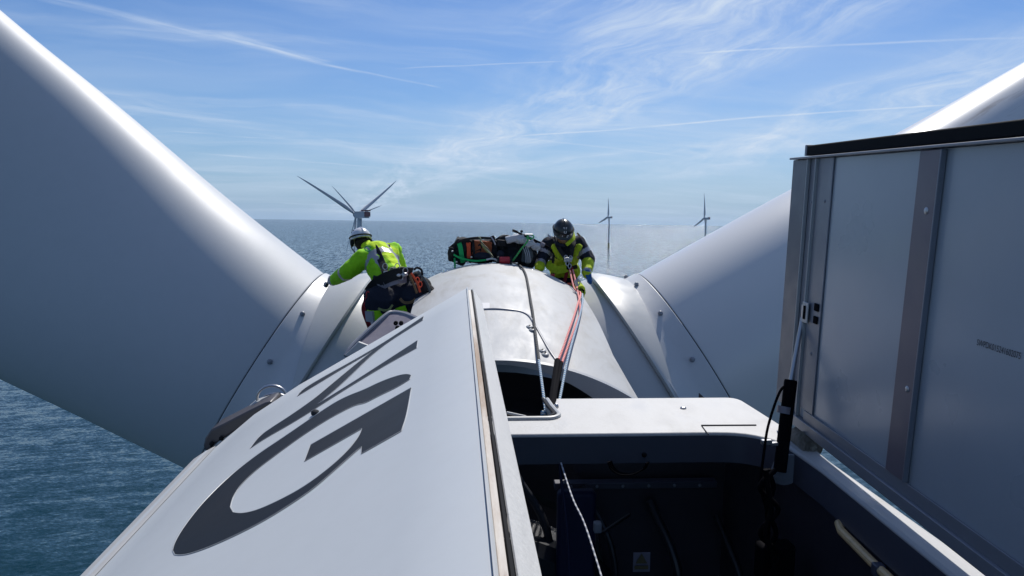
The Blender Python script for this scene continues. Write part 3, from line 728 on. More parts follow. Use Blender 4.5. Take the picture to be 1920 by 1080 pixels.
T.part('blade', blade(aR, RTAB, None, .0012), M['blade_r'], smooth='all', label='right blade passing behind the open lid')
T.part('blade', blade(aD, LTAB, None, .0012), M['blade'], smooth='all')
T.part('tower', MB().revolve((.25, 2.0, -6.3), (0, 0, -1), [(0, 2.0), (.3, 2.1), (60, 2.8), (93.6, 3.1)], 48, (1, 0, 0)), M['lid_out'], smooth=30)

# ---- small mauve deck lid by the left worker
q = [at(u, v, y) for u, v, y in [(648, 668, 6.5), (664, 645, 6.6), (722, 592, 6.9), (738, 586, 6.95), (762, 590, 6.9), (800, 606, 6.7), (800, 690, 6.2), (660, 690, 6.3)]]
SL = T.part('small_lid', MB().prism(q, (.0, .05, .02)), M['mauve'], bevel=.01, label='small mauve deck lid standing open')
T.part('small_lid_rim', MB().tube(crv(q[:6], 5), .020, 8), M['flange'], parent=SL)
ins_ = [p+np.array([.045, -.03, -.05]) for p in q[1:6]]
T.part('small_lid_gasket', MB().tube(crv(ins_, 5), .012, 8), M['black'], parent=SL)
T.part('small_lid_edge', MB().prism([at(u, v, 6.4) for u, v in [(646, 667), (672, 641), (690, 648), (664, 672)]], (0, .04, 0)), M['collar'], parent=SL, bevel=.006)
for u, v in [(742, 606), (752, 606), (745, 615)]:
    T.part('small_lid_latch', MB().revolve(at(u, v, 6.62), (0, -1, 0), [(-.02, .02), (.01, .02), (.012, .012), (.004, .010), (.004, .001)], 14), M['black'], parent=SL)
# ------------------------------------------------------------------ far turbines
def world_at(u, v, D):
    d = WC@cdir(u, v); d = d*(D/math.hypot(d[0], d[1])); return d+np.array([0, 0, CAM_H])
def far_turbine(label, u, hub_v, D, yaw, angs, R, fat=1.0):
    hub = world_at(u, hub_v, D); base = Vector((hub[0], hub[1], 0)); hz = hub[2]
    root = bpy.data.objects.new('wind_turbine', None); COL.objects.link(root)
    root.location = base; root.rotation_euler = (0, 0, yaw)          # local +Y: where the rotor faces
    tag(root, label, 'wind turbine', 'wind turbines standing far out in the sea')
    def put(name, mb, m, parent=root, smooth=40):
        me = bpy.data.meshes.new(name); me.from_pydata(mb.v, [], mb.f); finish(me, m, smooth)
        o = bpy.data.objects.new(name, me); COL.objects.link(o); o.parent = parent; return o
    hz -= 0
    put('tower', MB().revolve((0, -6, 0), (0, 0, 1), [(18, 3.4), (60, 2.9), (hz-3.2, 2.1)], 20, (1, 0, 0)), M['far'])
    tp = put('foundation', MB().revolve((0, -6, 0), (0, 0, 1), [(-2, 3.7), (14, 3.7), (14, 5.2), (15, 5.2), (15, 3.5), (18, 3.4)], 20, (1, 0, 0)), M['far_y'])
    nac = put('nacelle', MB().box((0, -9, hz+.2), (6.4, 15, 6.4)), M['far'])
    put('helideck', MB().box((0, -15, hz+4.4), (6.2, 7, 1.2)).box((0, -17.2, hz+.8), (6.5, 1.6, 4.6)), M['far_red'], nac)
    put('hub', MB().ell((0, 0, hz), (2.6, 3.2, 2.6)), M['far'])
    for a in angs:
        a = R_(a); dr = np.array([math.sin(a), 0, math.cos(a)]); sd_ = np.array([math.cos(a), 0, -math.sin(a)])
        rows = []
        for s in np.linspace(1.5, R, 26):
            k = s/R; ch = float(np.interp(k, [0, .05, .2, .5, .85, 1], [3.0, 3.4, 6.0, 4.2, 2.4, .5]))*fat; th = float(np.interp(k, [0, .05, .2, .5, 1], [2.4, 2.2, 1.3, .7, .1]))
            c = np.array([0, 0, hz])+dr*s+np.array([0, 1, 0])*(s*.03+5.5*k*k)
            tw = -R_(18*(1-k)+4); e1 = sd_*math.cos(tw)+np.array([0, 1, 0])*math.sin(tw); e2 = -sd_*math.sin(tw)+np.array([0, 1, 0])*math.cos(tw)
            rows.append([c+e1*ch*(.5*math.cos(q)+.18*(1 if k > .05 else 0))+e2*th*.5*math.sin(q) for q in np.linspace(0, 2*math.pi, 10, endpoint=False)])
        put('blade', MB().grid(rows, True, True), M['far'])
    return root
far_turbine('nearest distant wind turbine, its Y-shaped rotor rising behind the white helmet', 667, 403, 760, R_(52), [-61, 59, 179], 72, .62)
far_turbine('smaller wind turbine mostly hidden behind the nearest distant one', 668, 402, 1500, R_(52), [-45, 75, 195], 76, .62)
far_turbine('distant wind turbine to the right of the black helmet, standing clear in the glittering sea', 1139.5, 408, 2917, R_(62), [14, 134, 254], 80, 2.0)
far_turbine('rightmost distant wind turbine, its foot hidden by the right blade', 1320, 410, 2330, R_(60), [12, 132, 252], 80, 1.8)

# ------------------------------------------------------------------ bodies: closed lumps fused into one skin
def fuse(mb, voxel, smooth=4, fold=0.0, base=(0, 0, 0), fs=9.0, seed=0):
    me = bpy.data.meshes.new('tmp'); me.from_pydata([tuple(np.array(v)-np.array(base)) for v in mb.v], [], mb.f)
    bm = bmesh.new(); bm.from_mesh(me); bmesh.ops.recalc_face_normals(bm, faces=bm.faces); bm.to_mesh(me); bm.free()
    o = bpy.data.objects.new('tmp', me); COL.objects.link(o)
    m = o.modifiers.new('r', 'REMESH'); m.mode = 'VOXEL'; m.voxel_size = voxel
    m = o.modifiers.new('s', 'SMOOTH'); m.iterations = smooth; m.factor = .5
    out = bpy.data.meshes.new_from_object(o.evaluated_get(bpy.context.evaluated_depsgraph_get()))
    bpy.data.objects.remove(o)
    if fold:
        for v, n in zip(out.vertices, [v.normal.copy() for v in out.vertices]):
            p = v.co*fs+Vector((seed, 0, 0))
            w = mnoise.noise(p+Vector((mnoise.noise(p*.6)*1.5, 0, 0)))
            v.co += n*fold*(abs(w)*-2.2+.5)
    return out
def add_mesh(T_, name, me, mats, cls=None, parent=None):
    me.name = name
    for m in mats: me.materials.append(m)
    me.polygons.foreach_set('use_smooth', [True]*len(me.polygons))
    if cls:
        for p in me.polygons:
            p.material_index = cls(np.array(p.center)+T_.b)
    o = bpy.data.objects.new(name, me); COL.objects.link(o); o.parent = parent or T_.o; return o
def seg_t(p, a, b):
    a, b = np.array(a), np.array(b); d = b-a; t = float((p-a)@d/(d@d)); q = a+d*min(1, max(0, t)); return t, float(np.linalg.norm(p-q))
def hand(wrist, d, n, s=1.0, curl=.5, side=1):
    """palm and five separate fingers; d = pointing direction, n = back of the hand"""
    d = nz(d); n = nz(np.array(n)-(np.array(n)@d)*d); x = np.cross(d, n)*side; w = np.array(wrist, float); mb = MB()
    pc = w+d*.045*s
    mb.ell(pc, (.042*s, .050*s, .019*s), np.array([x, d, n]))
    for i, (ox, L) in enumerate([(-.030, .070), (-.010, .080), (.010, .075), (.029, .060)]):
        p = w+d*.082*s+x*ox*s; q = p+nz(d-n*curl*.5)*L*.52*s; r = q+nz(d-n*curl*1.6)*L*.48*s
        mb.capsule(p-d*.02*s, q, .0105*s, .0095*s, 8); mb.capsule(q, r, .0095*s, .008*s, 8)
    p = w+d*.030*s-x*.032*s; q = p+nz(d*.6-x*.8-n*.3)*.040*s; r = q+nz(d*1.0-x*.2-n*.4)*.032*s
    mb.capsule(p, q, .013*s, .011*s, 8); mb.capsule(q, r, .011*s, .009*s, 8)
    return mb
def helmet(T_, c, ax, mats, r=.122, peak=True, vents=True):
    """ax rows: right, forward, up of the head"""
    A = np.array(ax); c = np.array(c)
    def P(x, y, z): return c+A.T@np.array([x, y, z])
    rows = []
    for i in range(0, 13):
        th = math.pi*.54*i/12; row = []
        for j in range(40):
            ph = 2*math.pi*j/40; x, y = math.cos(ph), math.sin(ph)
            k = 1+.018*math.cos(6*ph)*math.sin(th)
            row.append(P(r*.98*k*math.sin(th)*x, r*1.16*k*math.sin(th)*y, r*1.02*math.cos(th)))
        rows.append(row)
    rim = []
    for j in range(40):
        ph = 2*math.pi*j/40; x, y = math.cos(ph), math.sin(ph); e = 1.06+(.16*max(0, y)**3 if peak else 0)
        rim.append(P(r*.98*e*x, r*1.16*e*y, r*(-.19)+(-.02*max(0, y))))
    inn = [P(r*.86*math.cos(2*math.pi*j/40), r*1.02*math.sin(2*math.pi*j/40), -r*.2) for j in range(40)]
    mb = MB().grid(rows+[rim, inn], True)
    h = T_.part('helmet', mb, mats[0], smooth=60)
    band = [P(r*1.02*math.cos(q), r*1.20*math.sin(q), r*(.13+.10*math.sin(q))) for q in np.linspace(0, 2*math.pi, 37)]
    T_.part('headlamp_band', MB().tube(band, .0085, 8), M['strap'], parent=h)
    for sx in (-1, 1):
        T_.part('chin_strap', MB().tube(crv([P(sx*r*.93, r*.25, -r*.1), P(sx*r*.80, r*.55, -r*.9), P(sx*r*.2, r*.72, -r*1.45)], 5), .007, 6), M['strap'], parent=h)
    T_.part('helmet_ridge', MB().tube([P(0, r*1.14*math.sin(q), r*1.0*math.cos(q)) for q in np.linspace(-1.3, 1.2, 14)], .010, 8), mats[0], parent=h)
    if vents:
        for sx in (-1, 1):
            for q in (-.1, .45):
                cc = P(sx*r*.62, r*1.0*math.sin(q)*.8, r*.74); T_.part('vent', MB().ell(cc, (.010, .028, .008), A), M['black'], parent=h)
    return h, P
def strap(T_, name, pts, w, mat, parent=None, normal=(0, -1, 0), t=.006, n=6):
    P_ = crv(pts, n); mb = MB(); rows = []
    for i, p in enumerate(P_):
        d = nz(P_[min(i+1, len(P_)-1)]-P_[max(i-1, 0)]); nn = np.array(normal, float); nn = nz(nn-(nn@d)*d); s_ = np.cross(d, nn)
        rows.append([p+s_*w/2+nn*t, p-s_*w/2+nn*t, p-s_*w/2-nn*t, p+s_*w/2-nn*t])
    return T_.part(name, mb.grid(rows, True, True), mat, parent=parent, smooth=40)

# ---- left worker, bent forward towards the left blade root, back to us
Y0 = 8.1
WL = Thing('person', 'worker in yellow hi-vis jacket, white helmet and dark trousers bending towards the left blade root', 'person', at(735, 640, Y0))
j = dict(pel=at(744, 552, 8.08), wst=at(733, 527, 8.2), mid=at(719, 503, 8.38), chs=at(708, 480, 8.55), nek=at(693, 463, 8.72), hd=at(677, 452, 8.85),
         shl=at(682, 484, 8.45), shr=at(737, 470, 8.72), ell=at(655, 508, 8.42), wrl=at(624, 526, 8.75), elr=at(752, 500, 9.0), wrr=at(716, 512, 9.15),
         hpl=at(716, 566, 8.06), hpr=at(771, 560, 8.16), knl=at(700, 590, 8.55), knr=at(757, 592, 8.6), anl=at(708, 640, 8.1), anr=at(762, 640, 8.15))
mb = MB()
mb.capsule(j['wst'], j['mid'], .178, .185).capsule(j['mid'], j['chs'], .190, .178)
mb.capsule(j['shl'], j['shr'], .105, .105); mb.capsule(j['chs'], j['nek'], .12, .065)
mb.capsule(j['mid'], j['shl'], .12, .09).capsule(j['mid'], j['shr'], .13, .10).capsule(j['wst']+np.array([-.05, 0, -.03]), j['wst']+np.array([.10, .05, .0]), .155, .15)
mb.capsule(j['shl'], j['ell'], .112, .098).capsule(j['ell'], j['wrl'], .096, .066)
mb.capsule(j['shr'], j['elr'], .09, .072).capsule(j['elr'], j['wrr'], .07, .05)
mb.capsule(j['hpl'], j['hpr'], .15, .15).capsule(j['pel'], j['wst'], .155, .14)
mb.ell(at(716, 568, 7.98), (.20, .17, .205)).ell(at(775, 562, 8.04), (.20, .17, .21))
mb.capsule(at(786, 556, 8.12), at(776, 590, 8.2), .12, .10).ell(at(700, 560, 8.1), (.11, .13, .16))
for s in ('l', 'r'):
    mb.capsule(j['hp'+s], j['kn'+s], .125, .085).capsule(j['kn'+s], j['an'+s], .082, .062)
mb.capsule(j['nek'], j['hd'], .06, .07); mb.ell(j['hd'], (.078, .098, .112))
for s in ('l', 'r'): mb.capsule(j['an'+s]+np.array([0, -.04, -.05]), j['an'+s]+np.array([0, .17, -.07]), .052, .042)
me = fuse(mb, .014, 3, .010, WL.b, 8, 3)
def cls_l(p):
    _, dh = seg_t(p, j['hd'], j['hd']+np.array([0, 0, .01]))
    if dh < .118: return 5
    t_, dn = seg_t(p, j['nek'], j['hd'])
    arms = [(seg_t(p, j['shl'], j['ell']), .090), (seg_t(p, j['ell'], j['wrl']), .07), (seg_t(p, j['shr'], j['elr']), .09), (seg_t(p, j['elr'], j['wrr']), .07)]
    legs = [(seg_t(p, j['kn'+s], j['an'+s]), .08) for s in 'lr']
    tt, dt = seg_t(p, j['wst'], j['nek'])
    k = min(range(4), key=lambda i: arms[i][0][1]-arms[i][1]); (ta, da), ra = arms[k]
    tp_, dp = seg_t(p, j['hpl'], j['hpr'])
    if da-ra < dt-.16 and da-ra < .03:
        if k == 1 and .05 < ta < .27: return 2
        if k == 1 and ta > .90: return 2
        if k == 3 and .3 < ta < .6: return 2
        return 0
    tm, dm = seg_t(p, j['shl'], j['shr'])
    if p[2] > j['wst'][2]+.085-.35*(p[0]-j['wst'][0])*0+(-.02) or (tt > .15 and dt < .2):
        lat = (p-j['wst'])@nz(j['shr']-j['shl'])
        if .42 < tt < .56: return 2
        if (-.12 < lat-.02-.10*tt < -.075) and tt > .1: return 2
        if .135 < lat-.02-.10*tt < .18 and tt > .1: return 2
        return 6 if lat > .03 else 0  # right of the back stays bright yellow, the rest gets the shade tone
    for (tl, dl), rl in legs:
        if dl-rl < .03 and tl > -.05:
            if tl > .9: return 4
            return 2 if .35 < tl < .6 else 0
    for s in 'lr':
        if p[2] < j['an'+s][2]+.02: return 4
    return 3
add_mesh(WL, 'body', me, [M['hivis_shade'], M['skin'], M['reflect'], M['navy'], M['black'], M['hair'], M['hivis']], cls_l)
fw = nz(j['hd']-j['nek']); HA = [nz(np.cross([-.45, .80, -.25], [0, 0, 1]))]; fwd = nz(np.array([-.42, .85, -.38])); rt = nz(np.cross(fwd, [0, 0, 1])); upv = np.cross(rt, fwd)
hl, HP = helmet(WL, j['hd']+upv*.035, [rt, fwd, upv], [M['helmet_w']])
WL.part('neck_guard', MB().ell(HP(0, -.045, -.075), (.092, .085, .055), np.array([rt, fwd, upv])), M['hair'], parent=None)
for sx in (-1, 1): WL.part('ear_muff', MB().ell(HP(sx*.112, .0, -.055), (.022, .040, .050), np.array([rt, fwd, upv])), M['black'], parent=hl, bevel=0)
hd_ = hand(j['wrl']+nz(j['wrl']-j['ell'])*.02, nz(at(608, 532, 8.88)-j['wrl']), (-.2, -.6, .8), 1.12, .7, -1)
hm = fuse(hd_.capsule(j['wrl'], j['wrl']+nz(j['wrl']-j['ell'])*.04, .045, .04), .006, 2, 0, WL.b); add_mesh(WL, 'glove', hm, [M['glove_d']])
WL.part('cuff', MB().capsule(j['wrl']-nz(j['wrl']-j['ell'])*.015, j['wrl']+nz(j['wrl']-j['ell'])*.02, .060, .052), M['black'], smooth='all')
hr_ = hand(j['wrr'], (-.3, .3, -.9), (0, -1, 0), 1.1, .8, 1); add_mesh(WL, 'glove', fuse(hr_, .006, 2, 0, WL.b), [M['glove_d']])
# harness: back straps, waist belt, leg loops
def on(u, v, y): return at(u, v, y)
strap(WL, 'back_strap', [on(696, 456, 8.56), on(706, 470, 8.36), on(716, 492, 8.19), on(722, 510, 8.03), on(727, 524, 7.98)], .075, M['strap'])
strap(WL, 'back_strap', [on(729, 459, 8.60), on(727, 480, 8.40), on(724, 500, 8.16), on(723, 512, 8.03)], .035, M['strap'])
strap(WL, 'side_strap', [on(723, 512, 8.03), on(706, 528, 8.03), on(696, 545, 8.03), on(690, 560, 7.99)], .05, M['strap'])
strap(WL, 'waist_belt', [on(692, 548, 8.08), on(704, 533, 7.95), on(726, 520, 7.88), on(752, 512, 7.93), on(772, 512, 8.12)], .12, M['strap'])
strap(WL, 'belt_pad', [on(712, 538, 7.95), on(728, 530, 7.90), on(746, 524, 7.94), on(760, 522, 8.02)], .085, M['mauve'], t=.02)
strap(WL, 'leg_loop', [on(704, 575, 7.86), on(716, 581, 7.80), on(728, 581, 7.80), on(736, 572, 7.86)], .022, M['olive'])
strap(WL, 'leg_loop', [on(750, 560, 7.86), on(758, 567, 7.84), on(772, 566, 7.85), on(784, 556, 7.92)], .028, M['brown'])
strap(WL, 'thigh_strap', [on(694, 548, 8.05), on(687, 562, 7.95), on(682, 580, 7.95), on(690, 605, 7.95), on(698, 625, 8.0)], .05, M['strap_r'])
WL.part('buckle', MB().box(on(727, 514, 7.93), (.09, .03, .07)), M['steel'], bevel=.01)
for u, v, y, m_ in [(738, 505, 7.95, 'olive'), (752, 504, 8.0, 'olive'), (713, 522, 7.95, 'olive'), (744, 516, 7.92, 'zinc'), (757, 515, 7.95, 'zinc')]:
    WL.part('harness_fitting', MB().ell(on(u, v, y), (.045, .03, .028)), M[m_], smooth='all')
for k in range(5):
    u, v = [(735, 508), (745, 500), (722, 500), (760, 508), (751, 520)][k]
    rr = .026; c = on(u, v, 7.92)
    WL.part('carabiner', MB().tube([c+np.array([rr*math.cos(q), 0, rr*1.3*math.sin(q)]) for q in np.linspace(0, 2*math.pi, 15)], .005, 6), M['steel'])
for k in range(6):
    u, v = [(690, 552), (693, 557), (688, 563), (686, 572), (783, 525), (788, 533)][k]
    c = on(u, v, 7.9); WL.part('carabiner', MB().tube([c+np.array([.018*math.cos(q), 0, .03*math.sin(q)]) for q in np.linspace(0, 2*math.pi, 13)], .006, 6), M['red'] if k < 4 else M['orange_p'])
logo = [on(690+6*math.cos(q), 466+5*math.sin(q), 8.37) for q in np.linspace(.6, 2*math.pi-.4, 14)]
WL.part('jacket_logo', MB().tube(logo, .007, 6), M['green'])
pm = MB().ell(on(796, 546, 8.02), (.085, .10, .15)).ell(on(784, 524, 8.1), (.06, .07, .09)).capsule(on(782, 518, 8.1), on(806, 550, 8.0), .055, .07)
pouch = add_mesh(WL, 'tool_pouch', fuse(pm, .012, 3, .012, WL.b, 12, 9), [M['strap']])
for pts, m_ in [([(771, 512), (782, 530), (788, 548)], 'orange'), ([(783, 508), (796, 524), (806, 545), (802, 556)], 'bag_grey'), ([(768, 515), (776, 535), (782, 550)], 'brown'), ([(776, 506), (782, 502), (790, 506), (792, 516)], 'strap')]:
    strap(WL, 'pouch_strap', [on(u, v, 7.88) for u, v in pts], .022, M[m_])
WL.part('tool_loop', MB().tube(crv([on(800, 545, 7.9), on(811, 552, 7.88), on(816, 568, 7.86), on(812, 576, 7.86)], 6), .009, 8), M['strutblack'])
WL.part('tool_loop', MB().tube(crv([on(796, 570, 7.9), on(800, 580, 7.86), on(806, 590, 7.86)], 6), .007, 8), M['strutblack'])
bt = MB().capsule(on(762, 584, 7.95), on(786, 590, 7.9), .07, .06).ell(on(774, 574, 7.95), (.07, .06, .06)); add_mesh(WL, 'knee_pad_pouch', fuse(bt, .012, 3, .006, WL.b), [M['strap']])
strap(WL, 'trouser_cuff', [on(692, 590, 7.9), on(704, 592, 7.84), on(716, 590, 7.86), on(722, 587, 7.9)], .11, M['hivis_shade'], t=.03)
strap(WL, 'trouser_band', [on(690, 592, 7.88), on(696, 593, 7.83), on(702, 593, 7.81)], .11, M['reflect'], t=.032)
strap(WL, 'trouser_cuff', [on(740, 584, 7.95), on(750, 582, 7.9), on(762, 578, 7.9)], .07, M['hivis_shade'], t=.03)

# ---- right worker, kneeling behind the crest of the hub cover, looking down
WR = Thing('person', 'worker in dark navy and yellow jacket with black helmet and sunglasses kneeling on the hub', 'person', at(1060, 580, 9.5))
k_ = dict(pel=at(1060, 532, 9.72), wst=at(1059, 512, 9.66), mid=at(1058, 487, 9.56), chs=at(1057, 468, 9.46), nek=at(1056, 452, 9.40), hd=at(1056, 434, 9.24),
          shl=at(1029, 458, 9.46), shr=at(1084, 456, 9.46), ell=at(1016, 486, 9.40), wrl=at(1011, 503, 9.22), elr=at(1103, 486, 9.40), wrr=at(1100, 513, 9.16),
          hpl=at(1047, 536, 9.70), hpr=at(1074, 536, 9.70), knl=at(1032, 548, 9.30), knr=at(1086, 546, 9.28), anl=at(1038, 572, 9.7), anr=at(1082, 572, 9.7))
mb = MB()
mb.capsule(k_['wst'], k_['mid'], .150, .165).capsule(k_['mid'], k_['chs'], .170, .155).capsule(k_['shl'], k_['shr'], .098, .098)
mb.capsule(k_['mid']+np.array([-.09, 0, 0]), k_['shl'], .10, .09).capsule(k_['mid']+np.array([.09, 0, 0]), k_['shr'], .10, .09).capsule(k_['chs'], k_['nek'], .12, .075)
mb.capsule(k_['wst']+np.array([-.08, -.03, .03]), k_['wst']+np.array([.08, -.03, .03]), .12, .12)
mb.capsule(k_['shl'], k_['ell'], .096, .082).capsule(k_['ell'], k_['wrl'], .080, .062).capsule(k_['shr'], k_['elr'], .096, .086).capsule(k_['elr'], k_['wrr'], .084, .062)
mb.capsule(k_['hpl'], k_['hpr'], .13, .13).capsule(k_['pel'], k_['wst'], .14, .14)
for s in 'lr': mb.capsule(k_['hp'+s], k_['kn'+s], .115, .085).capsule(k_['kn'+s], k_['an'+s], .08, .06).capsule(k_['an'+s], k_['an'+s]+np.array([0, .12, 0]), .05, .045)
me = fuse(mb, .013, 3, .011, WR.b, 9, 21)
def cls_r(p):
    arms = [(seg_t(p, k_['shl'], k_['ell']), .09), (seg_t(p, k_['ell'], k_['wrl']), .07), (seg_t(p, k_['shr'], k_['elr']), .09), (seg_t(p, k_['elr'], k_['wrr']), .07)]
    tt, dt = seg_t(p, k_['wst'], k_['nek'])
    i = min(range(4), key=lambda q: arms[q][0][1]-arms[q][1]); (ta, da), ra = arms[i]
    if da-ra < dt-.15 and da-ra < .03:
        if i in (0, 2): return 2 if .45 < ta < .66 else 1
        if i == 1: return 2 if .45 < ta < .7 else (0 if ta > .7 else 1)
        if ta < .06: return 2
        return 2 if .86 < ta < 1.0 else 0
    if p[2] < k_['wst'][2]-.045:
        tl = [seg_t(p, k_['hp'+s], k_['kn'+s]) for s in 'lr']
        return 0 if min(x[1] for x in tl) < .13 and max(x[0] for x in tl) > .55 else 1
    if tt > .66: return 1
    if p[0] < k_['mid'][0] and tt > .45 and p[0] < k_['mid'][0]-.14: return 1
    return 0
add_mesh(WR, 'body', me, [M['hivis_r'], M['navy'], M['reflect'], M['black']], cls_r)
fwd = nz(np.array([.04, -.86, -.50])); rt = nz(np.cross(fwd, [0, 0, 1])); upv = np.cross(rt, fwd); HB = np.array([rt, fwd, upv])
def HQ(x, y, z): return k_['hd']+HB.T@np.array([x, y, z])
hm = MB().ell(k_['hd'], (.078, .096, .108), HB, 20, 14).ell(HQ(0, .035, -.075), (.050, .052, .046), HB).capsule(HQ(0, .088, .0), HQ(0, .112, -.032), .011, .015, 8)
hm.capsule(HQ(-.024, .080, -.066), HQ(.024, .080, -.066), .009, .009, 8).ell(HQ(-.082, 0, -.015), (.012, .02, .032), HB).ell(HQ(.082, 0, -.015), (.012, .02, .032), HB).capsule(HQ(0, -.02, -.06), k_['nek'], .06, .065)
hd_me = fuse(hm, .006, 2, 0, WR.b)
def cls_h(p):
    l = HB@(p-k_['hd'])
    return 1 if (abs(l[0]) < .026 and -.073 < l[2] < -.060 and l[1] > .06) else (2 if l[2] < -.085 and l[1] > .02 and abs(l[0]) < .06 and False else 0)
head = add_mesh(WR, 'head', hd_me, [M['skin'], M['lips'], M['hair']], cls_h)
for sx in (-1, 1):
    WR.part('sunglass_lens', MB().ell(HQ(sx*.034, .088, .004), (.031, .012, .020), HB), M['glass_d'], parent=head, smooth='all')
    WR.part('sunglass_arm', MB().tube([HQ(sx*.060, .080, .010), HQ(sx*.080, .03, .010), HQ(sx*.083, -.01, .006)], .004, 6), M['black'], parent=head)
WR.part('sunglass_bridge', MB().tube([HQ(-.012, .098, .010), HQ(.012, .098, .010)], .005, 6), M['black'], parent=head)
h2, HP = helmet(WR, HQ(0, -.006, .026), HB, [M['helmet_b']], .125, True, False)
def on_helm(x, z):                                # small white marks on the front of the shell
    ry = .125*1.18; q = max(0, 1-(x/.1225)**2-(z/.1275)**2); return HP(x, ry*math.sqrt(q)+.002, z)
for pts in ([(-.012, .060), (-.012, .040), (0, .034), (.012, .040), (.012, .062)], [(-.022, .092), (.022, .092)], [(-.018, .084), (.018, .084)], [(-.05, -.008), (-.036, .006), (-.024, -.004)], [(-.038, -.018), (-.020, -.018)], [(.030, .004), (.032, -.010)]):
    WR.part('helmet_sticker', MB().tube([on_helm(x, z) for x, z in pts], .0045, 6), M['white_sign'], parent=h2)
# collar, chest flaps, pockets
strap(WR, 'jacket_collar', [at(1038, 446, 9.30), at(1042, 454, 9.22), at(1050, 459, 9.18), at(1058, 460, 9.16)], .03, M['navy'], t=.012)
strap(WR, 'jacket_collar', [at(1073, 436, 9.32), at(1075, 446, 9.22), at(1070, 452, 9.16), at(1062, 459, 9.14)], .045, M['hivis_r'], t=.012)
for pts, r in [([(1040, 464, 9.28), (1050, 483, 9.30)], .046), ([(1086, 462, 9.28), (1079, 476, 9.29)], .040)]:
    fm = MB().capsule(at(*pts[0]), at(*pts[1]), r, r*.95); add_mesh(WR, 'chest_pocket', fuse(fm, .009, 2, .01, WR.b, 14, 5), [M['hivis_r']])
strap(WR, 'shoulder_strap', [at(1041, 447, 9.34), at(1046, 462, 9.22), at(1056, 478, 9.20), at(1066, 490, 9.20)], .05, M['strap'])
strap(WR, 'shoulder_strap', [at(1078, 447, 9.34), at(1074, 462, 9.20), at(1071, 478, 9.18), at(1067, 490, 9.19)], .05, M['strap'])
strap(WR, 'shoulder_patch', [at(1027, 440, 9.38), at(1033, 446, 9.34)], .02, M['reflect']); strap(WR, 'shoulder_patch', [at(1082, 437, 9.38), at(1088, 443, 9.36)], .02, M['brown'])
strap(WR, 'waist_belt', [at(1036, 511, 9.52), at(1048, 508, 9.40), at(1066, 504, 9.36), at(1082, 500, 9.42)], .05, M['strap'])
strap(WR, 'leg_strap', [at(1066, 495, 9.28), at(1063, 510, 9.30), at(1059, 526, 9.34), at(1056, 540, 9.4)], .04, M['strap_r'])
strap(WR, 'leg_strap', [at(1068, 495, 9.28), at(1074, 510, 9.30), at(1078, 526, 9.32), at(1076, 540, 9.36)], .04, M['strap_r'])
strap(WR, 'leg_strap', [at(1036, 484, 9.30), at(1036, 500, 9.30), at(1034, 514, 9.34)], .016, M['strap'])
WR.part('buckle', MB().box(at(1065, 487, 9.17), (.10, .03, .06)), M['zinc'], bevel=.012)
for u, v in [(1061, 483), (1070, 484), (1064, 494), (1068, 499)]:
    c = at(u, v, 9.14); WR.part('carabiner', MB().tube([c+np.array([.020*math.cos(q), 0, .028*math.sin(q)]) for q in np.linspace(0, 2*math.pi, 13)], .006, 6), M['steel'])
WR.part('descender', MB().box(at(1066, 499, 9.16), (.05, .04, .09)), M['strutblack'], bevel=.01)
for u, v in [(1036, 516), (1067, 533)]: WR.part('red_fitting', MB().box(at(u, v, 9.2), (.055, .03, .035)), M['red'] if u < 1050 else M['orange_p'], bevel=.008)
hb = hand(k_['wrr'], nz(at(1106, 524, 9.08)-k_['wrr']), (.5, -.7, .2), 1.0, .6, 1).capsule(k_['wrr']-np.array([0, 0, -.02]), k_['wrr']+np.array([.02, -.02, -.03]), .045, .042)
add_mesh(WR, 'glove', fuse(hb, .006, 2, 0, WR.b), [M['glove_b']])
hb = hand(k_['wrl'], nz(np.array([-.05, -.3, -.9])), (-.3, -.8, .2), 1.15, .6, -1); add_mesh(WR, 'glove', fuse(hb, .006, 2, 0, WR.b), [M['glove_b']])
strap(WR, 'tunic_hem', [at(1027, 492, 9.36), at(1032, 500, 9.30), at(1046, 506, 9.26), at(1064, 502, 9.24)], .10, M['hivis_r'], t=.015)

# ------------------------------------------------------------------ bags on the crest of the hub cover
def lump(T_, name, blobs, mat, vox=.012, fold=.01, seed=1, parent=None, sm=3):
    mb = MB()
    for b in blobs:
        if b[0] == 'e': mb.ell(b[1], b[2])
        elif b[0] == 'b': mb.box(b[1], b[2], b[3] if len(b) > 3 else None)
        else: mb.capsule(*b[1:])
    return add_mesh(T_, name, fuse(mb, vox, sm, fold, T_.b, 11, seed), [mat], parent=parent)
def rotx(a): c, s = math.cos(R_(a)), math.sin(R_(a)); return np.array([[c, 0, s], [0, 1, 0], [-s, 0, c]])
BA = Thing('tool_bag', 'black tool bag with rust orange panel and green straps, lashed on top of the hub', 'tool bag', at(888, 505, 9.35))
lump(BA, 'bag_body', [('b', at(886, 470, 9.35), (.42, .30, .27), rotx(-8)), ('b', at(862, 474, 9.33), (.19, .26, .25), rotx(-20)), ('b', at(922, 470, 9.36), (.14, .26, .26), rotx(6)), ('e', at(850, 474, 9.3), (.06, .10, .09))], M['bag_black'], seed=4, fold=.028, sm=8)
lump(BA, 'orange_panel', [('b', at(904, 466, 9.22), (.235, .06, .185), rotx(-3))], M['bag_orange'], .009, .008, 6)
lump(BA, 'orange_panel', [('b', at(879, 470, 9.21), (.05, .06, .20), rotx(3))], M['orange'], .008, .006, 7)
strap(BA, 'green_strap', [at(861, 455, 9.2), at(864, 468, 9.17), at(866, 482, 9.17), at(868, 492, 9.2)], .055, M['green'])
strap(BA, 'black_strap', [at(887, 450, 9.2), at(888, 466, 9.165), at(889, 480, 9.17)], .03, M['strap'])
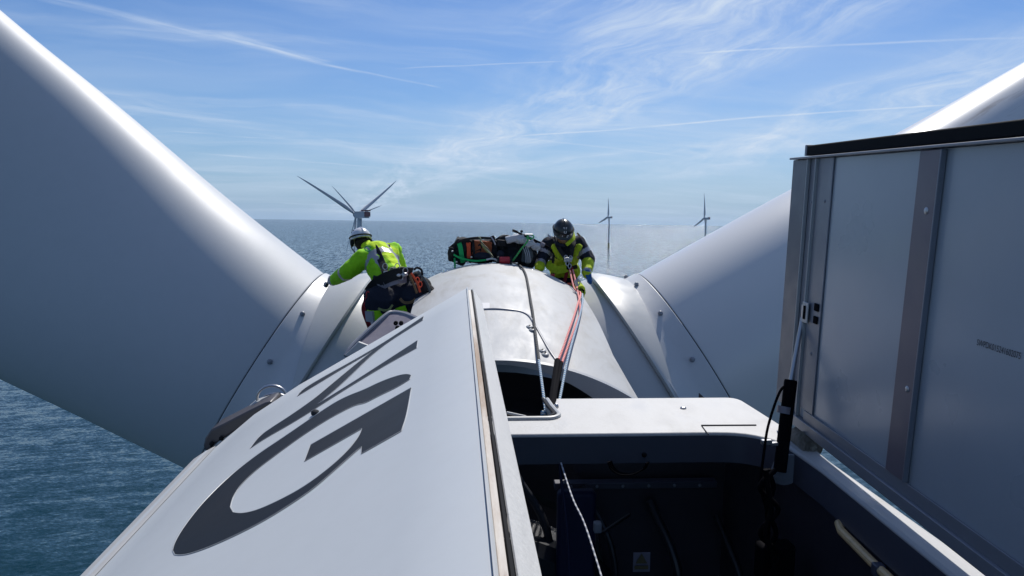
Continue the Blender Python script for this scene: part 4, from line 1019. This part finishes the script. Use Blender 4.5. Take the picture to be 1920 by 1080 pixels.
strap(BA, 'bag_rim', [at(842, 466, 9.22), at(858, 454, 9.20), at(878, 448, 9.18), at(900, 446, 9.18), at(922, 447, 9.19)], .03, M['strap'], t=.014)
strap(BA, 'olive_strap', [at(900, 446, 9.15), at(906, 462, 9.13), at(916, 474, 9.12), at(923, 485, 9.13)], .022, M['olive'])
strap(BA, 'green_webbing', [at(845, 474, 9.14), at(864, 484, 9.10), at(890, 489, 9.08), at(914, 487, 9.08)], .022, M['green'])
strap(BA, 'green_webbing', [at(852, 484, 9.16), at(853, 496, 9.14), at(853, 506, 9.16)], .022, M['green'])
lump(BA, 'bag_corner', [('e', at(846, 474, 9.15), (.045, .04, .07)), ('e', at(844, 484, 9.15), (.03, .03, .04))], M['strap'], .008, .008)
lump(BA, 'lower_pouch', [('e', at(905, 480, 9.12), (.11, .05, .05)), ('e', at(938, 478, 9.14), (.05, .05, .06))], M['navy'], .009, .008, 12)
for u, v in [(884, 482), (877, 492), (848, 471), (856, 491)]: BA.part('clip', MB().box(at(u, v, 9.07), (.022, .012, .02)), M['steel'], bevel=.003)
BB = Thing('rucksack', 'dark rucksack with pale grey top flap and grey mesh pocket, beside the orange bag', 'rucksack', at(965, 505, 9.4))
lump(BB, 'bag_body', [('b', at(960, 470, 9.42), (.42, .30, .26), rotx(6)), ('e', at(988, 480, 9.40), (.13, .16, .17)), ('e', at(948, 455, 9.4), (.15, .13, .09)), ('e', at(985, 458, 9.4), (.15, .14, .09))], M['bag_black'], seed=14, fold=.028, sm=8)
lump(BB, 'pale_flap', [('b', at(966, 447, 9.22), (.22, .16, .075), rotx(12)), ('b', at(993, 456, 9.2), (.12, .14, .08), rotx(24)), ('e', at(1005, 462, 9.2), (.06, .05, .055)), ('e', at(978, 449, 9.2), (.10, .09, .05))], M['bag_flap'], .008, .018, 15, sm=5)
lump(BB, 'mesh_pocket', [('e', at(989, 479, 9.22), (.070, .06, .105)), ('b', at(984, 480, 9.21), (.07, .05, .15), rotx(-5))], M['bag_grey'], .009, .010, 17)
for k in range(3): strap(BB, 'pocket_strap', [at(981+4*k, 464, 9.15), at(986+3.5*k, 478, 9.13), at(986+4*k, 492, 9.15)], .008, M['bag_flap'])
lump(BB, 'top_pocket', [('b', at(940, 456, 9.22), (.11, .06, .08), rotx(-6))], M['strap'], .008, .006)
strap(BB, 'grey_tape', [at(921, 444, 9.15), at(926, 452, 9.12), at(929, 459, 9.12)], .014, M['reflect'])
lump(BB, 'top_knob', [('b', at(924, 446, 9.25), (.05, .06, .06), rotx(20))], M['strap'], .008, .004)
single('green_sling', MB().tube(crv([at(990, 441, 9.12), at(989, 452, 9.08), at(978, 466, 9.08), at(968, 480, 9.08), at(961, 489, 9.06)], 6), .011, 8), M['rope_g'], 'green sling running down the front of the rucksack', 'sling')
single('green_sling', MB().tube(crv([at(986, 445, 9.1), at(997, 447, 9.1), at(1001, 443, 9.12), at(992, 440, 9.14)], 6), .008, 8), M['green'], 'short green loop tied round the black tripod pole', 'sling')
single('speckled_sling', MB().tube(crv([at(899, 444, 9.1), at(903, 455, 9.07), at(914, 467, 9.07), at(921, 478, 9.06), at(926, 486, 9.05)], 6), .012, 8), M['rope_y'], 'black and yellow sling hanging over the orange bag', 'sling')
PL = Thing('pole', 'black telescopic pole leaning over the rucksack towards the right worker', 'pole', at(1015, 462, 9.3))
PL.part('shaft', MB().tube([at(968, 435, 9.15), at(985, 442, 9.16), at(1000, 450, 9.18), at(1012, 456, 9.2), at(1029, 464, 9.22)], [.010, .016, .020, .020, .014], 10), M['strutblack'])
PL.part('grip', MB().tube([at(961, 432, 9.14), at(970, 435, 9.15)], .016, 10), M['black'])
PL.part('collar', MB().tube([at(1013, 456, 9.19), at(1020, 460, 9.2)], .028, 10), M['mauve'])
PL.part('knob', MB().ell(at(978, 434, 9.15), .017), M['black']); PL.part('lever', MB().tube([at(984, 440, 9.13), at(999, 440, 9.13)], .011, 8), M['steel'])
RR = Thing('rope_reel', 'small red and black reel lying below the rucksack on the hub crest', 'reel', at(945, 496, 9.1))
RR.part('reel_drum', MB().revolve(at(936, 488, 9.05), (1, 0, 0), [(0, .001), (0, .038), (.02, .045), (.12, .045), (.14, .038), (.14, .001)], 20, (0, 0, 1)), M['red'], smooth=40)
for u in (934, 958): RR.part('reel_end', MB().revolve(at(u, 488, 9.05), (1, 0, 0), [(-.012, .001), (-.012, .052), (.012, .052), (.012, .001)], 20, (0, 0, 1)), M['bag_black'], smooth=40)
single('lashing', MB().tube(crv([at(912, 487, 9.06), at(922, 485, 9.05), at(930, 487, 9.05), at(934, 491, 9.05)], 5), .012, 8), M['collar'], 'pale knotted cord between the orange bag and the red reel', 'cord')

# ------------------------------------------------------------------ ropes
def rope(name, pts, r, mat, label, cat='rope'):
    return single(name, MB().tube(crv(pts, 8), r, 8), mat, label, cat)
d_ = [(958, 494), (966, 495.5), (974, 500), (981, 508), (986, 520), (990, 540), (994, 565), (998, 588), (1001, 612)]
P_ = [on_dome(u, v, .014) for u, v in d_]
end = at(1024, 778, 5.1)
rope('black_rope', P_+[P_[-1]+(end-P_[-1])*.28, P_[-1]+(end-P_[-1])*.45], .013, M['rope_k'], 'black rope running over the crest of the hub cover from the bags')
rope('blue_white_rope', [P_[-1]+(end-P_[-1])*.44, P_[-1]+(end-P_[-1])*.7, end], .011, M['rope_bw'], 'blue and white rope going down left into the small deck opening')
kn = MB()
for a in range(4): kn.tube(crv([end+np.array([.03*math.cos(a*1.6+q), .02*math.sin(q*2), .03*math.sin(a*1.1+q)-.01]) for q in np.linspace(0, 5, 7)], 4), .010, 7)
single('rope_knot', kn, M['rope_bw'], 'blue rope knot at the bottom of the left blue and white rope', 'knot')
# lines from the right worker's harness to the deck opening
A0 = at(1068, 506, 9.1); A1 = at(1077, 541, 8.55); A2 = on_dome(1084, 556, .05)
B0 = at(1045, 680, 5.9); 
rope('red_rope', [A0, A1, A2, *[on_dome(u, v, .06) for u, v in ((1078, 580), (1070, 608), (1061, 635), (1053, 660))], B0], .010, M['rope_r'], 'coral red rope, the left one of the pair going down from the right worker')
rope('red_rope', [A0+np.array([.04, 0, 0]), A1+np.array([.03, 0, .01]), *[on_dome(u, v, .06) for u, v in ((1083, 590), (1075, 618), (1066, 645), (1058, 668))], at(1053, 682, 5.85)], .010, M['rope_r'], 'coral red rope, the right one of the pair beside the blue and white line')
rope('blue_white_rope', [at(1092, 551, 8.4), on_dome(1086, 578, .07), on_dome(1079, 612, .07), on_dome(1070, 645, .07), at(1064, 675, 5.9), at(1052, 735, 5.35), at(1045, 772, 5.0)], .010, M['rope_bw'], 'blue and white rope on the right of the red pair')
rope('rope_guard', [at(1045, 676, 5.9), at(1041, 706, 5.6), at(1037, 735, 5.3), at(1034, 762, 5.05)], .024, M['strutblack'], 'black tubular guard at the foot of the left red rope', 'rope guard')
rope('rope_guard', [at(1052, 680, 5.85), at(1047, 706, 5.6), at(1041, 735, 5.3), at(1037, 762, 5.05)], .018, M['strutblack'], 'thinner black guard at the foot of the right red rope', 'rope guard')
for (u, v), lab in (((1081, 531), 'upper black and steel rope grab on the red ropes'), ((1088, 549), 'lower black rope grab above the blue and white line')):
    c = at(u, v, 8.5); rg = MB().box(c, (.035, .03, .07), rotx(20)).tube([c+np.array([.01+.028*math.cos(q), 0, .01+.04*math.sin(q)]) for q in np.linspace(0, 2*math.pi, 12)], .006, 6).box(c+np.array([.03, 0, .03]), (.04, .02, .02), rotx(-30))
    single('rope_grab', rg, M['strutblack'] if v > 540 else M['steel'], lab, 'rope grab')
single('steel_shackle', MB().ell(at(1040, 770, 4.98), (.03, .02, .022)).ell(at(1043, 763, 4.98), (.018, .02, .025)), M['steel'], 'small steel shackle by the rim of the deck opening', 'shackle', smooth='all')
w0 = [at(1052, 868, 4.35), at(1062, 900, 4.2), at(1076, 940, 3.95), at(1097, 985, 3.7), at(1128, 1082, 3.3), at(1150, 1160, 3.0)]
rope('white_rope', w0, .005, M['rope_w'], 'thin white rope hanging inside the open hatch')
rope('dark_rope', [at(1048, 868, 4.5), at(1056, 930, 4.45), at(1064, 1000, 4.4), at(1068, 1090, 4.35)], .010, M['machine'], 'dark blue rope hanging behind the white one inside the hatch')

# ------------------------------------------------------------------ air
def build_haze(density):
    mb = MB().box((0, 14000-500, 130), (61000, 34000, 262))
    me = bpy.data.meshes.new('haze'); me.from_pydata(mb.v, [], mb.f)
    m = bpy.data.materials.new('haze_air'); m.use_nodes = True; t = NT(m.node_tree); t.n.clear()
    pv = t.node('ShaderNodeVolumePrincipled', {'Color': C(.70, .84, 1.0), 'Density': density, 'Anisotropy': .35})
    t.node('ShaderNodeOutputMaterial', {'Volume': pv.outputs[0]})
    me.materials.append(m); o = bpy.data.objects.new('haze', me); COL.objects.link(o); tag(o, kind='stuff')
HAZE = 0.9e-5
if HAZE: build_haze(HAZE)
